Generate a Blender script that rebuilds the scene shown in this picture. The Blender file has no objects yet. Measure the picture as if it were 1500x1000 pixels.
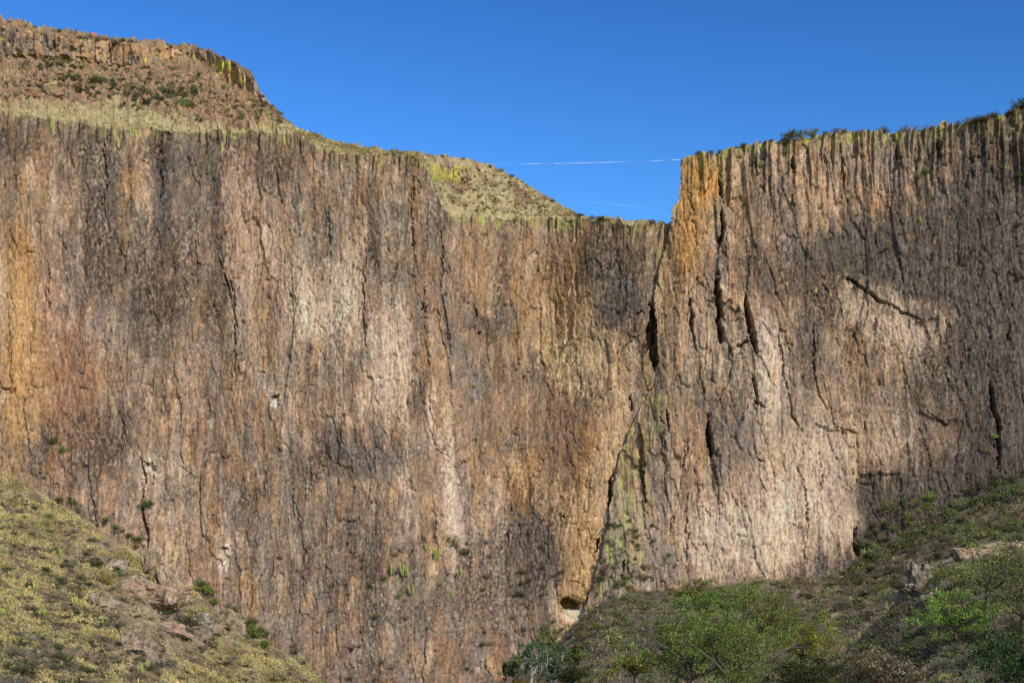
import bpy, bmesh, math, random
import numpy as np
from mathutils import Vector, noise as mnoise
random.seed(7); RNG = np.random.RandomState(7)
SC = bpy.context.scene
COL = SC.collection
# ------------------------------------------------------------------ camera geometry (photo measured on a 1500 x 1000 grid)
TW, TOP, K = 0.364, 0.455, 0.728/1500
tx = lambda px: (px-750)/750*TW
tz = lambda py: TOP-py*K
def at(px, py, Y): return (tx(px)*Y, Y, tz(py)*Y)
SUN_AZ, SUN_EL = 33.0, 37.0

# ------------------------------------------------------------------ numpy noise
_perm = RNG.permutation(4096).astype(np.int64)
def _h(ix, iy, s):
    return _perm[(_perm[(_perm[(ix + s*131) & 4095] + iy) & 4095] + s*17) & 4095]
_ang = RNG.rand(4096)*2*np.pi
_GX, _GY = np.cos(_ang), np.sin(_ang)
_RV = RNG.rand(4096); _RW = RNG.rand(4096)
def pn(x, y, s=0):
    x0 = np.floor(x).astype(np.int64); y0 = np.floor(y).astype(np.int64)
    fx = x-x0; fy = y-y0
    u = fx*fx*fx*(fx*(fx*6-15)+10); v = fy*fy*fy*(fy*(fy*6-15)+10)
    def g(ix, iy, dx, dy):
        h = _h(ix, iy, s); return _GX[h]*dx+_GY[h]*dy
    a = g(x0, y0, fx, fy); b = g(x0+1, y0, fx-1, fy); c = g(x0, y0+1, fx, fy-1); d = g(x0+1, y0+1, fx-1, fy-1)
    return ((a+(b-a)*u)*(1-v)+(c+(d-c)*u)*v)*1.5
def fbm(x, y, o=4, s=0, g=0.5):
    r = 0; a = 1; t = 0
    for i in range(o):
        r = r+a*pn(x*2**i+i*13.7, y*2**i+i*7.3, s+i); t += a; a *= g
    return r/t*1.6
def ridged(x, y, o=3, s=0):
    r = 0; a = 1; t = 0
    for i in range(o):
        r = r+a*(1-2*np.abs(pn(x*2**i, y*2**i, s+i))); t += a; a *= .5
    return r/t
def voro(x, y, s=0, jit=0.9):
    x0 = np.floor(x).astype(np.int64); y0 = np.floor(y).astype(np.int64)
    f1 = np.full(x.shape, 9.); f2 = np.full(x.shape, 9.); rv = np.zeros(x.shape); rw = np.zeros(x.shape)
    for i in (-1, 0, 1):
        for j in (-1, 0, 1):
            h = _h(x0+i, y0+j, s)
            dx = x0+i+.5+(_RV[h]-.5)*jit-x; dy = y0+j+.5+(_RW[h]-.5)*jit-y
            d = dx*dx+dy*dy
            n = d < f1
            f2 = np.where(n, f1, np.minimum(f2, d)); f1 = np.where(n, d, f1)
            rv = np.where(n, _RV[(h*7+3) & 4095], rv)
            rw = np.where(n, _RW[(h*5+1) & 4095], rw)
    return np.sqrt(f1), np.sqrt(f2), rv, rw
def facets(x, y, s=0, jit=.95):
    '''cells that are each a tilted plane: returns height, edge distance, two random values'''
    x0 = np.floor(x).astype(np.int64); y0 = np.floor(y).astype(np.int64)
    f1 = np.full(x.shape, 9.); f2 = np.full(x.shape, 9.); hh = np.zeros(x.shape, np.int64); ddx = np.zeros(x.shape); ddy = np.zeros(x.shape)
    for i in (-1, 0, 1):
        for j in (-1, 0, 1):
            h = _h(x0+i, y0+j, s)
            dx = x0+i+.5+(_RV[h]-.5)*jit-x; dy = y0+j+.5+(_RW[h]-.5)*jit-y
            d = dx*dx+dy*dy; n = d < f1
            f2 = np.where(n, f1, np.minimum(f2, d)); f1 = np.where(n, d, f1); hh = np.where(n, h, hh); ddx = np.where(n, dx, ddx); ddy = np.where(n, dy, ddy)
    ra = _RV[(hh*7+3) & 4095]; rb = _RW[(hh*5+1) & 4095]; rc = _RV[(hh*11+9) & 4095]
    return (ra-.5)+(rb-.5)*1.7*ddx+(rc-.5)*1.3*ddy, np.sqrt(f2)-np.sqrt(f1), ra, rb
def ss(a, b, x):
    t = np.clip((x-a)/(b-a), 0, 1); return t*t*(3-2*t)
def ip(pts, x):
    p = np.array(pts, float); return np.interp(x, p[:, 0], p[:, 1])
def blobs(lst, X, Y):
    r = np.zeros(X.shape)
    for (x, y, rx, ry, a) in lst:
        r += a*np.exp(-(((X-x)/rx)**2+((Y-y)/ry)**2))
    return r
def seg_groove(PX, PY, pts, extra=0):
    xs = [p[0] for p in pts]; ys = [p[1] for p in pts]; mw = max(p[2] for p in pts)+extra+12
    k = (PX > min(xs)-mw) & (PX < max(xs)+mw) & (PY > min(ys)-mw) & (PY < max(ys)+mw)
    out = np.full(PX.shape, -9.)
    if k.any(): out[k] = seg_groove_(PX[k], PY[k], pts, extra)
    return out
def seg_groove_(PX, PY, pts, extra=0):
    """signed closeness (0..1) to a polyline whose vertices carry widths in px; negative far away"""
    best = np.full(PX.shape, -9.)
    for (x0, y0, w0), (x1, y1, w1) in zip(pts[:-1], pts[1:]):
        dx, dy = x1-x0, y1-y0; L = dx*dx+dy*dy+1e-9
        t = np.clip(((PX-x0)*dx+(PY-y0)*dy)/L, 0, 1)
        d = np.hypot(PX-x0-t*dx, PY-y0-t*dy)
        w = (w0+(w1-w0)*t)/2+extra
        if (x0, y0) == pts[0][:2]: w = w*(.25+.75*np.minimum(1, t*2.2))
        if (x1, y1) == pts[-1][:2]: w = w*(.25+.75*np.minimum(1, (1-t)*2.2))
        best = np.maximum(best, 1-d/np.maximum(w, .3))
    return best
def slab(PX, PY, U, Z, poly, off, s):
    xs = [p[0] for p in poly]; ys = [p[1] for p in poly]
    k = (PX > min(xs)-8) & (PX < max(xs)+8) & (PY > min(ys)-8) & (PY < max(ys)+8)
    out = np.zeros(PX.shape)
    if k.any(): out[k] = slab_(PX[k], PY[k], U[k], Z[k], poly, off, s)
    return out
def slab_(PX, PY, U, Z, poly, off, s):
    """polygon region set back by off metres, ragged edge"""
    x = PX+3.5*fbm(U/2.5, Z/2.5, 3, s); y = PY+3.5*fbm(U/2.5, Z/2.5, 3, s+5)
    ins = np.zeros(PX.shape, bool)
    n = len(poly)
    for i in range(n):
        x0, y0 = poly[i]; x1, y1 = poly[(i+1) % n]
        c = ((y0 > y) != (y1 > y)) & (x < (x1-x0)*(y-y0)/((y1-y0) or 1e-9)+x0)
        ins ^= c
    return off*ins
def paint(C, PX, PY, U, Z, F, lst):
    for poly, col, a, sd in lst:
        m = .6*slab(PX+3*F['mot'], PY+26*F['st']+9*F['mot'], U, Z, poly, 1.0, sd)+.4*slab(PX+9*F['mot'], PY+60*F['st'], U, Z, poly, 1.0, sd+3)
        m = m*ss(-.75, .25, F['st2']*.6+F['mot']*.8+.3*F['fine'])*a
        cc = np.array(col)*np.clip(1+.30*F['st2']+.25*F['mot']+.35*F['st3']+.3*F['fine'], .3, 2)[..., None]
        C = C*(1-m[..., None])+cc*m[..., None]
    return C
def deepen(c):
    l = c.mean(-1, keepdims=True); c = l+(c-l)*1.01
    return np.clip(c*.97*(np.maximum(l, .01)/.22)**.19*np.array([.995, .98, .965]), .015, .5)
def lerp(c, d, t): return c*(1-t[..., None])+np.array(d)*t[..., None]

# ------------------------------------------------------------------ mesh helpers
def tag(o, label=None, cat=None, group=None, kind=None):
    if label: o['label'] = label
    if cat: o['category'] = cat
    if group: o['group'] = group
    if kind: o['kind'] = kind
    return o
def raw_mesh(name, V, F, mats, cols=None, midx=None, smooth=False):
    me = bpy.data.meshes.new(name)
    V = np.asarray(V, np.float32); F = np.asarray(F, np.int32)
    me.vertices.add(len(V)); me.vertices.foreach_set('co', V.ravel())
    k = F.shape[1]
    me.loops.add(F.size); me.loops.foreach_set('vertex_index', F.ravel())
    me.polygons.add(len(F)); me.polygons.foreach_set('loop_start', np.arange(0, F.size, k, dtype=np.int32))
    me.polygons.foreach_set('loop_total', np.full(len(F), k, np.int32))
    for m in mats: me.materials.append(m)
    if midx is not None: me.polygons.foreach_set('material_index', np.asarray(midx, np.int32))
    if smooth: me.polygons.foreach_set('use_smooth', np.ones(len(F), bool))
    if cols is not None:
        a = me.color_attributes.new('tone', 'FLOAT_COLOR', 'POINT')
        c = np.ones((len(V), 4), np.float32); c[:, :3] = cols
        a.data.foreach_set('color', c.ravel())
    me.update(calc_edges=True); me.validate()
    return me
def link(name, me, parent=None):
    o = bpy.data.objects.new(name, me); COL.objects.link(o)
    if parent: o.parent = parent
    return o
def grid_obj(name, P, C, mat, flip=False, smooth=False):
    r, c = P.shape[:2]
    i = np.arange(r*c).reshape(r, c)
    F = np.stack([i[:-1, :-1], i[:-1, 1:], i[1:, 1:], i[1:, :-1]], -1).reshape(-1, 4)
    if flip: F = F[:, ::-1]
    return link(name, raw_mesh(name, P.reshape(-1, 3), F, [mat], C.reshape(-1, 3), smooth=smooth))

# ------------------------------------------------------------------ materials
def nodes(m):
    m.use_nodes = True; nt = m.node_tree; nt.nodes.clear(); return nt, nt.nodes, nt.links
def rock_mat(name, stretch=(1.6, 1.6, .28), bump=0.5, bumpd=.35, mott=.45, fscale=1.0):
    m = bpy.data.materials.new(name); nt, N, L = nodes(m)
    out = N.new('ShaderNodeOutputMaterial'); b = N.new('ShaderNodeBsdfPrincipled')
    b.inputs['Roughness'].default_value = .92; b.inputs['Specular IOR Level'].default_value = .12
    at_ = N.new('ShaderNodeAttribute'); at_.attribute_name = 'tone'
    tc = N.new('ShaderNodeTexCoord'); mp = N.new('ShaderNodeMapping'); mp.inputs['Scale'].default_value = stretch
    L.new(tc.outputs['Object'], mp.inputs['Vector'])
    n1 = N.new('ShaderNodeTexNoise'); n1.inputs['Scale'].default_value = 1.1*fscale; n1.inputs['Detail'].default_value = 8; n1.inputs['Roughness'].default_value = .72
    L.new(mp.outputs[0], n1.inputs['Vector'])
    n2 = N.new('ShaderNodeTexNoise'); n2.inputs['Scale'].default_value = 2.6*fscale; n2.inputs['Detail'].default_value = 6; n2.inputs['Roughness'].default_value = .7
    L.new(tc.outputs['Object'], n2.inputs['Vector'])
    r1 = N.new('ShaderNodeMapRange'); r1.inputs[1].default_value = .32; r1.inputs[2].default_value = .68
    r1.inputs[3].default_value = 1-mott; r1.inputs[4].default_value = 1+mott*.75
    L.new(n1.outputs['Fac'], r1.inputs[0])
    mx = N.new('ShaderNodeMix'); mx.data_type = 'RGBA'; mx.blend_type = 'MULTIPLY'; mx.inputs[0].default_value = 1
    L.new(at_.outputs['Color'], mx.inputs[6]); L.new(r1.outputs[0], mx.inputs[7])
    L.new(mx.outputs[2], b.inputs['Base Color'])
    ad = N.new('ShaderNodeMath'); ad.operation = 'ADD'; L.new(n1.outputs['Fac'], ad.inputs[0]); L.new(n2.outputs['Fac'], ad.inputs[1])
    bp = N.new('ShaderNodeBump'); bp.inputs['Strength'].default_value = bump; bp.inputs['Distance'].default_value = bumpd
    L.new(ad.outputs[0], bp.inputs['Height']); L.new(bp.outputs[0], b.inputs['Normal'])
    L.new(b.outputs[0], out.inputs[0]); return m
def leaf_mat(name, col, var=.35, trans=.3):
    m = bpy.data.materials.new(name); nt, N, L = nodes(m)
    out = N.new('ShaderNodeOutputMaterial')
    at_ = N.new('ShaderNodeAttribute'); at_.attribute_name = 'tone'
    oi = N.new('ShaderNodeObjectInfo')
    mr = N.new('ShaderNodeMapRange'); mr.inputs[3].default_value = 1-var; mr.inputs[4].default_value = 1+var; L.new(oi.outputs['Random'], mr.inputs[0])
    mx = N.new('ShaderNodeMix'); mx.data_type = 'RGBA'; mx.blend_type = 'MULTIPLY'; mx.inputs[0].default_value = 1
    mx.inputs[6].default_value = (*col, 1); L.new(at_.outputs['Color'], mx.inputs[7])
    m2 = N.new('ShaderNodeMix'); m2.data_type = 'RGBA'; m2.blend_type = 'MULTIPLY'; m2.inputs[0].default_value = 1
    L.new(mx.outputs[2], m2.inputs[6]); L.new(mr.outputs[0], m2.inputs[7])
    d = N.new('ShaderNodeBsdfDiffuse'); t = N.new('ShaderNodeBsdfTranslucent'); ms = N.new('ShaderNodeMixShader'); ms.inputs[0].default_value = trans
    L.new(m2.outputs[2], d.inputs[0]); L.new(m2.outputs[2], t.inputs[0]); L.new(d.outputs[0], ms.inputs[1]); L.new(t.outputs[0], ms.inputs[2])
    L.new(ms.outputs[0], out.inputs[0]); return m
M_ROCK = rock_mat('cliff rock', (1.8, 1.8, .6), .2, .2, .30)
M_HILL = rock_mat('hill soil and rock', (1, 1, 1), .5, .3, .35)
M_SOIL = rock_mat('slope soil', (1, 1, 1), .5, .25, .35, 1.6)
M_STONE = rock_mat('boulder stone', (1, 1, 1), .7, .3, .4, 1.6)
M_GRASS = leaf_mat('straw grass', (.48, .385, .165), .1, .3)
M_TWIG = leaf_mat('grey twig', (.17, .14, .11), .2, 0)
M_BARK = leaf_mat('dark bark', (.10, .075, .055), .15, 0)
M_PALEBARK = leaf_mat('pale bark', (.30, .275, .23), .1, 0)
L_DARK = leaf_mat('dark olive leaf', (.075, .085, .032))
L_GREEN = leaf_mat('fresh green leaf', (.215, .265, .055))
L_MID = leaf_mat('mid green leaf', (.165, .19, .055))
L_BLUE = leaf_mat('blue green leaf', (.09, .135, .055))
L_GREY = leaf_mat('dry grey leaf', (.215, .18, .13))
L_BROWN = leaf_mat('dry brown leaf', (.165, .118, .07))
L_YEL = leaf_mat('yellow green leaf', (.19, .20, .04))
L_ORANGE = leaf_mat('rusty leaf', (.26, .15, .03))
M_CACT = leaf_mat('yellow green cactus', (.27, .31, .07), .2, .05)

# ------------------------------------------------------------------ CLIFF colours
TAN = np.array([.36, .235, .138]); PINK = np.array([.36, .228, .150])
DARK = [.088, .064, .047]; GREYD = [.120, .098, .078]; ORG = [.43, .225, .060]; REDB = [.27, .115, .055]
PALE = [.55, .41, .285]; CREAM = [.53, .37, .19]; GREY = [.25, .208, .165]; LICH = [.31, .315, .085]; WHITE = [.64, .59, .52]
D_BL = [(30,200,90,30,.35),(130,215,35,55,.3),(165,230,14,110,.45),(235,250,16,110,.5),(300,215,120,35,.3),(240,390,60,120,.28),(150,370,60,80,.3),
 (320,330,16,170,.3),(465,370,16,90,.3),(250,450,70,60,.2),(530,672,62,22,.5),(160,640,60,50,.35),(90,660,80,40,.25),(395,240,40,50,.25),
 (600,240,24,40,.25),(645,300,18,70,.35),(640,470,60,150,.14),(725,470,46,24,.4),(740,370,16,120,.25),(900,300,60,90,.2),(905,400,50,60,.4),(910,455,34,32,.45),
 (880,375,30,80,.25),(800,548,80,20,.42),(930,510,40,26,.2),(870,580,35,18,.4),(735,640,55,22,.25),(780,765,34,40,.45),(808,800,34,40,.42),(730,820,50,60,.25),(760,860,60,30,.2),
 (450,830,160,50,.15),(540,800,70,60,.2),(360,740,80,60,.12),(330,590,10,120,.15),(615,600,12,200,.15),(520,560,60,30,.08),(20,330,18,100,.35),(140,300,20,80,.3),(80,640,40,40,.2),(450,670,60,30,.2),
 (700,880,80,60,.18),(560,900,80,40,.2),(545,360,12,60,.3),(600,400,10,100,.2)]
D_BR = [(1460,380,110,260,.22),(1400,620,100,140,.14),(1300,400,160,60,.12),(1120,300,60,60,.08),(1200,300,120,60,.10),(1380,230,110,60,.22),(1350,370,150,60,.36),(1200,400,80,36,.36),(1280,335,60,30,.25),(1230,455,45,25,.25),(1260,475,36,18,.35),(1430,450,90,90,.32),(1470,600,50,160,.38),(1380,560,50,60,.2),(1460,300,60,120,.3),
 (1190,510,40,60,.22),(1170,600,30,60,.15),(1085,640,40,40,.28),(1075,590,24,40,.3),(1020,575,26,40,.22),(960,545,22,50,.3),(1300,720,60,30,.6),(1400,735,100,70,.5),(1290,790,36,60,.5),(1225,825,46,26,.65),(1190,850,40,20,.5),
 (1100,395,50,30,.25),(1040,420,20,40,.3),(1100,260,40,80,.1),(1160,340,40,50,.14),(930,680,30,90,.2),(960,640,20,60,.2),(985,790,40,60,.12),(900,840,40,40,.3),(1320,560,60,40,.16),(1130,440,20,20,.3),(1100,720,12,60,.2),(1220,560,70,80,.12)]
O_BL = [(32,420,24,130,.75),(42,560,34,120,.6),(20,640,20,40,.4),(185,290,40,70,.35),(180,270,20,60,.3),(120,290,25,60,.25),(60,250,15,70,.2),(290,430,18,60,.25),(360,330,30,60,.22),(600,240,40,20,.4),(530,290,18,60,.35),
 (610,330,12,90,.35),(640,500,10,160,.25),(780,400,120,80,.3),(800,480,110,60,.32),(860,430,70,120,.3),(940,360,26,40,.3),(800,720,70,90,.42),(850,820,34,80,.6),(880,640,50,100,.3),(690,360,40,60,.2),(840,890,30,40,.7),(830,690,50,40,.3),(760,700,30,60,.25),(490,560,20,120,.12),(870,330,80,30,.2)]
R_BL = [(110,590,28,80,.55),(95,520,16,60,.4),(300,560,20,90,.4),(308,770,13,50,.5),(60,205,6,30,.5),(75,220,6,40,.5),(95,300,10,60,.3),(350,370,16,60,.25),(620,380,12,120,.4),(240,330,18,40,.25),(830,660,50,50,.35),(800,640,60,40,.2),(880,335,60,30,.3),(860,600,60,30,.35),(60,690,40,40,.3),(130,760,60,40,.3),(310,880,100,80,.2),(640,400,14,60,.3)]
P_BL = [(440,440,18,70,.75),(475,470,42,30,.45),(510,400,20,60,.5),(500,450,30,60,.35),(570,500,34,80,.42),(560,580,30,50,.2),(598,650,10,120,.4),(600,760,12,40,.3),(660,700,14,110,.65),(632,620,5,60,.9),(668,790,12,30,.4),(218,695,12,26,.6),(260,690,18,26,.3),
 (400,578,12,22,.7),(327,815,7,18,1.),(430,800,10,14,.5),(345,440,12,60,.25),(505,610,30,60,.15),(360,520,40,50,.12),(220,755,24,26,.25),(5,390,9,60,.7),(270,500,12,40,.3),(400,330,60,60,.1),(560,350,20,40,.15),(690,620,10,50,.2),(865,540,5,16,.3)]
C_BL = [(855,545,55,42,.6),(815,470,30,30,.3),(880,500,20,60,.3),(770,670,22,26,.4),(900,700,26,120,.4),(250,805,10,14,.8),(850,870,26,30,.4),(770,580,10,50,.5),(860,470,20,40,.4),(30,470,14,60,.4)]
P_BR = [(1120,520,24,90,.6),(1110,600,34,30,.35),(1075,500,16,60,.35),(1180,690,60,60,.35),(1100,790,130,60,.42),(1150,750,70,60,.36),(1250,765,24,40,.55),(1050,780,60,60,.3),(1265,430,34,22,.6),(1300,450,40,26,.42),(1350,470,30,26,.45),(1330,500,30,34,.35),
 (1390,455,30,18,.45),(1230,620,90,60,.26),(1310,640,60,40,.2),(1400,670,8,34,.4),(1200,600,12,60,.3),(1228,470,5,26,.6),(1070,330,30,60,.12),(1160,710,14,40,.4),(1213,768,5,14,1.),(1192,745,6,18,.8),(980,600,20,80,.2),(1240,290,36,30,.2),(1020,480,30,60,.2),(1380,285,10,10,.8),(1415,283,8,5,.9)]
O_BR = [(1022,265,30,42,1.05),(1012,345,20,60,.7),(1050,270,18,40,.5),(1090,280,20,60,.3),(1240,300,40,40,.3),(1180,270,30,50,.2),(1010,430,20,70,.4),(1000,520,20,60,.25),(1250,790,16,30,.4),(1315,728,5,9,1.5),(1350,755,4,6,1.2),(1290,300,12,30,.3),(1180,330,14,34,.25),(1080,460,20,60,.12),(1230,800,30,10,.3)]

def streak_fields(U, Z, s):
    """world metre noise fields shared by relief and colour"""
    wu = U+1.7*fbm(U/22, Z/60, 3, s)+.45*fbm(U/4.5, Z/13, 2, s+3)
    mo = fbm(U/3.0, Z/4.6, 3, s+44)
    ku = wu+(.13 if s == 1200 else .0)*Z
    return dict(wu=wu, f1=facets(ku/6.0+.06*mo, Z/25+.1*mo, s+100), f2=facets(ku/2.5+.08*mo, Z/9+.1*mo, s+110),
        st=fbm(wu/1.9, Z/13, 5, s+10, .6), st2=fbm(wu/1.0, Z/2.8, 3, s+20, .6), big=fbm(wu/8, Z/60, 3, s+30),
        mot=fbm(U/3.0, Z/4.6, 5, s+40, .62), fine=fbm(U/.72, Z/.95, 2, s+50, .55), st3=fbm(wu/.62, Z/3.6, 2, s+55, .5))
def rock_colour(PX, PY, U, Z, F, Dl, Ol, Rl, Pl, Cl, dbase, seed, jx=6, jy=22):
    wx = PX+jx*(1.0*fbm(U/6, Z/18, 3, seed+60))+2*F['st2']
    wy = PY+jy*F['st']+10*fbm(U/5, Z/5, 3, seed+64)+18*fbm(U/2.0, Z/90, 2, seed+67)
    D = blobs(Dl, wx, wy); O = blobs(Ol, wx, wy); R = blobs(Rl, wx, wy); P = blobs(Pl, wx, wy); C = blobs(Cl, wx, wy)
    t = ss(-.7, .7, F['big']+.5*F['mot'])
    c = lerp(np.broadcast_to(TAN, PX.shape+(3,)).copy(), PINK, t)
    c = lerp(c, GREY, .45*ss(.0, .8, fbm(U/9, Z/26, 4, seed+70)+.3*F['mot']))
    _, pe, pr, pq = F['f2']; _, pe1, pr1, pq1 = F['f1']
    pk = ss(.0, .08, pe); c = c*(.84+.32*pq1)[..., None]; c = lerp(c, GREY, .28*(pr1 < .3)); c = lerp(c, ORG, .18*(pr1 > .8))
    c = lerp(c, REDB, .30*pk*(pr > .82)); c = lerp(c, ORG, .24*pk*((pr > .58) & (pr < .70))); c = lerp(c, PALE, .34*pk*(pr < .12)); c = lerp(c, GREY, .48*pk*((pr > .12) & (pr < .36)))
    c = c*(.80+.40*pq*pk+.1*(1-pk))[..., None]
    c = lerp(c, ORG, .26*ss(.05, .7, fbm(F['wu']/4.5, Z/45, 3, seed+75)+.3*F['st2']))
    c = lerp(c, ORG, np.clip(O*(.85+.6*F['st']+.25*F['mot']), 0, .92))
    c = lerp(c, CREAM, np.clip(C*(1+.4*F['st']), 0, .9))
    c = lerp(c, REDB, np.clip(R*(.9+.8*F['st2']), 0, .8))
    c = lerp(c, PALE, np.clip(P*(.95+.5*F['st2']+.4*F['st']), 0, .95))
    pl = fbm(F['wu']/1.2, Z/5.5, 4, seed+80, .6)
    c = lerp(c, PALE, .55*ss(.34, .72, pl))
    bnd = fbm(F['wu']/6, Z/55, 3, seed+87)
    dd = dbase+D*2.05+.50*F['st']+.62*F['mot']+.34*F['st2']+.26*F['fine']+.30*F['st3']+.60*bnd+.34*(pq-.5)*pk-.6*P-.30*O-.28*C
    dk = ss(.12, .80, dd)
    gm = ss(-.3, .5, fbm(U/14, Z/22, 3, seed+85))
    dk = dk*(.86+.14*ss(.3, -.3, F['st2']+.5*F['fine']))
    dv = np.clip(1+.75*F['st2']+.45*F['fine']+.35*F['mot'], .35, 2.2)[..., None]
    c = c*(1-(.88*dk)[..., None])+dv*(np.array(DARK)*(1-gm[..., None])+np.array(GREYD)*gm[..., None])*(.88*dk)[..., None]
    vn2 = np.exp(-(np.abs(pn(F['wu']/.75+.4*F['st2'], Z/4.5, seed+91))/.05)**2)*ss(-.05, .35, fbm(U/5, Z/9, 2, seed+93)); c = lerp(c, DARK, .55*vn2)
    # thin dark veins and tiny pale chips in the stone
    vein = np.exp(-(np.abs(pn(F['wu']/1.5+.5*F['st2'], Z/8, seed+90))/.035)**2)*ss(-.1, .4, fbm(U/7, Z/12, 2, seed+92))
    c = lerp(c, DARK, .68*vein)
    chip = ss(.50, .66, fbm(U/.7, Z/1.2, 2, seed+95, .7)*ss(-.4, .5, fbm(U/6, Z/9, 2, seed+96)+.2))
    c = lerp(c, PALE, .42*chip)
    c *= .89*np.clip(1+.34*F['fine']+.18*F['mot']+.34*F['st3']+.30*bnd, .35, 1.8)[..., None]
    return np.clip(c, .02, .8)
def rock_relief(U, Z, F, s, amp=1.0, blockamp=1.0):
    wu = F['wu']
    g1, e1, r1, q1 = F['f1']; g2, e2, r2, q2 = F['f2']
    a3, b3, r3, q3 = voro(wu/1.1+.1*F['mot'], Z/1.9+.2*F['mot'], s+120)
    h = 2.2*fbm(U/55, Z/160, 3, s+130)
    h = h+amp*(.8*ridged(wu/12, Z/110, 2, s+140)+.12*ridged(wu/3.6, Z/35, 2, s+145))
    h = h+blockamp*((.95*g1+.5*g2)*(.9 if s == 1200 else .8)+.24*(r3-.5)*ss(-.5, .4, F['big']+.3))
    h = h-.5*np.exp(-(e2/.07)**2)*ss(-.1, .4, F['st'])-.7*np.exp(-(e1/.03)**2)*ss(-.1, .4, F['mot'])
    h = h+.09*F['st']+.08*F['st2']+.04*F['mot']+.09*F['fine']+.09*F['st3']
    return h
def r_off(s): return s*.37

# ------------------------------------------------------------------ main (left + recessed) cliff
RIM = [(-200,158),(0,167),(40,172),(100,176),(160,186),(215,184),(250,193),(320,187),(370,190),(420,193),(450,205),(480,222),(540,226),(600,229),(618,236),(634,262),(645,298),(662,316),(700,314),(740,318),(800,317),(850,320),(920,325),(975,329),(1040,331)]
SKY = [(-200,10),(0,30),(60,42),(110,48),(150,57),(200,60),(250,66),(290,71),(325,83),(350,98),(368,112),(380,134),(396,153),(415,172),(440,189),(480,205),(540,218),(600,224),(680,231),(720,243),(760,262),(800,287),(830,304),(855,317),(880,320),(940,324),(975,327),(1040,328)]
BASEY = [(-200,392),(0,398),(300,404),(480,401),(560,399),(610,399),(640,402),(690,410),(740,414),(800,415),(860,412),(920,408),(960,405),(1040,404)]
NC = 1000
cpx = np.linspace(-120, 1030, NC)
rim = ip(RIM, cpx)+2.2*pn(cpx/9, cpx*0+.5, 5)+1.6*pn(cpx/3.5, cpx*0+.5, 6)+5*(voro(cpx/7, cpx*0+.5, 8)[2]-.5)
sky = np.minimum(ip(SKY, cpx)+1.5*pn(cpx/8, cpx*0+9.5, 15)+1.0*pn(cpx/3, cpx*0+3.5, 16), rim-2)
NA = 760
v = np.linspace(0, 1, NA)[:, None]
PY = 1090+(rim[None]-1090)*v; PX = np.broadcast_to(cpx[None], PY.shape)
by = ip(BASEY, cpx)[None]+0*PY
# the buttress like swell right of the prow leans back a little, the recess is deepest near its top
by = by+4*ss(900, 300, PY)*ss(700, 760, PX)*ss(980, 900, PX)-6*ss(700, 1000, PY)*ss(780, 700, PX)
EDGE = [(150,999),(228,997),(262,996),(284,995),(292,989),(300,985),(322,982),(345,977),(380,966),(430,958),(470,964),(520,966),(560,955),(600,934),(650,912),(700,900),(750,894),(800,883),(850,870),(900,852),(1000,830),(1100,820)]
egl = np.interp(PY, [p[0] for p in EDGE], [p[1] for p in EDGE])
cw = ss(190, 10, egl-PX); tgt = 400.9-5*ss(600, 1050, PY)+2.2*ss(330, 430, PY)
by = by*(1-cw)+tgt*cw
U = tx(PX)*by; Z = tz(PY)*by
F = streak_fields(U, Z, 200)
rel = rock_relief(U, Z, F, 200, .7, .85)
fl = ss(46, 0, PY-rim[None])      # weathered upper edge: pillars and notches
rel = rel-fl*(1.2*ss(.1, .6, ridged(F['wu']/2.1, Z/60, 2, 320))+.3)
GL = [  # cracks and hollows of the left wall: (polyline with widths), depth in metres
 ([(208,672,3),(211,700,5),(209,740,4),(213,770,5),(217,806,4)],2.2),([(211,681,2),(228,680,2)],1.2),
 ([(953,445,8),(958,470,14),(955,495,20),(958,515,17),(960,545,6)],5.5),([(951,500,3),(942,515,3)],2),([(930,458,6),(944,457,3)],2.2),
 ([(925,575,4),(924,600,5)],2.5),([(603,360,4),(612,358,2)],1.2),([(618,430,3),(622,418,2)],1.4),([(615,452,3),(620,440,2)],1.4),([(625,445,3),(624,460,2)],1.4),([(700,489,5),(706,487,5)],2.),([(697,450,3),(699,470,2)],1.5),
 ([(395,577,2),(406,576,3)],1.2),([(0,566,2),(14,574,3),(26,572,2)],1.0),([(333,400,2),(340,425,3),(343,450,2)],1.),([(321,800,2),(334,801,2)],1.),([(742,778,2),(745,790,1)],.8),
 ([(896,690,4),(895,720,6),(896,758,6)],4.5),([(879,780,4),(874,808,6)],4),([(430,700,2),(431,760,2)],.9),([(820,755,3),(826,752,3)],1.4),([(740,970,3),(742,1000,5)],3),
 ([(318,370,2),(330,410,3),(344,470,3),(342,560,2)],.9),([(482,300,2),(486,380,3)],.8),([(534,350,2),(532,420,3),(534,520,2)],.9),([(606,250,3),(604,330,3),(612,400,2)],.8),([(622,470,2),(630,560,3),(633,640,2)],.7),([(638,740,2),(640,820,2)],.7),([(75,390,2),(72,470,2)],.8),([(650,330,3),(646,420,3),(660,520,2)],.9),([(150,200,3),(156,260,4),(148,330,2)],1.),([(232,200,3),(238,300,4)],1.),([(425,380,2),(432,460,2)],.7),([(714,460,2),(715,560,2)],.6),([(405,240,3),(412,300,3)],.8),([(190,330,2),(180,420,2)],.7),([(284,300,2),(290,420,2)],.7)]
jv = voro(U/1.3+.2*F['mot'], Z/2.6+.2*F['mot'], 406)
jl = 2.0*fbm(U/5, Z/8, 2, 405)+4.2*(jv[2]-.5)
jx = 1.0*pn(U/1.1, Z/1.6, 400)+.6*pn(U/.6, Z/.7, 401)
for pts, dep in GL:
    g = seg_groove(PX+1.3*jx+jl, PY+1.2*jx+jl, pts, .2)
    rel = rel-1.5*dep*ss(0, .55, g)
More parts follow.
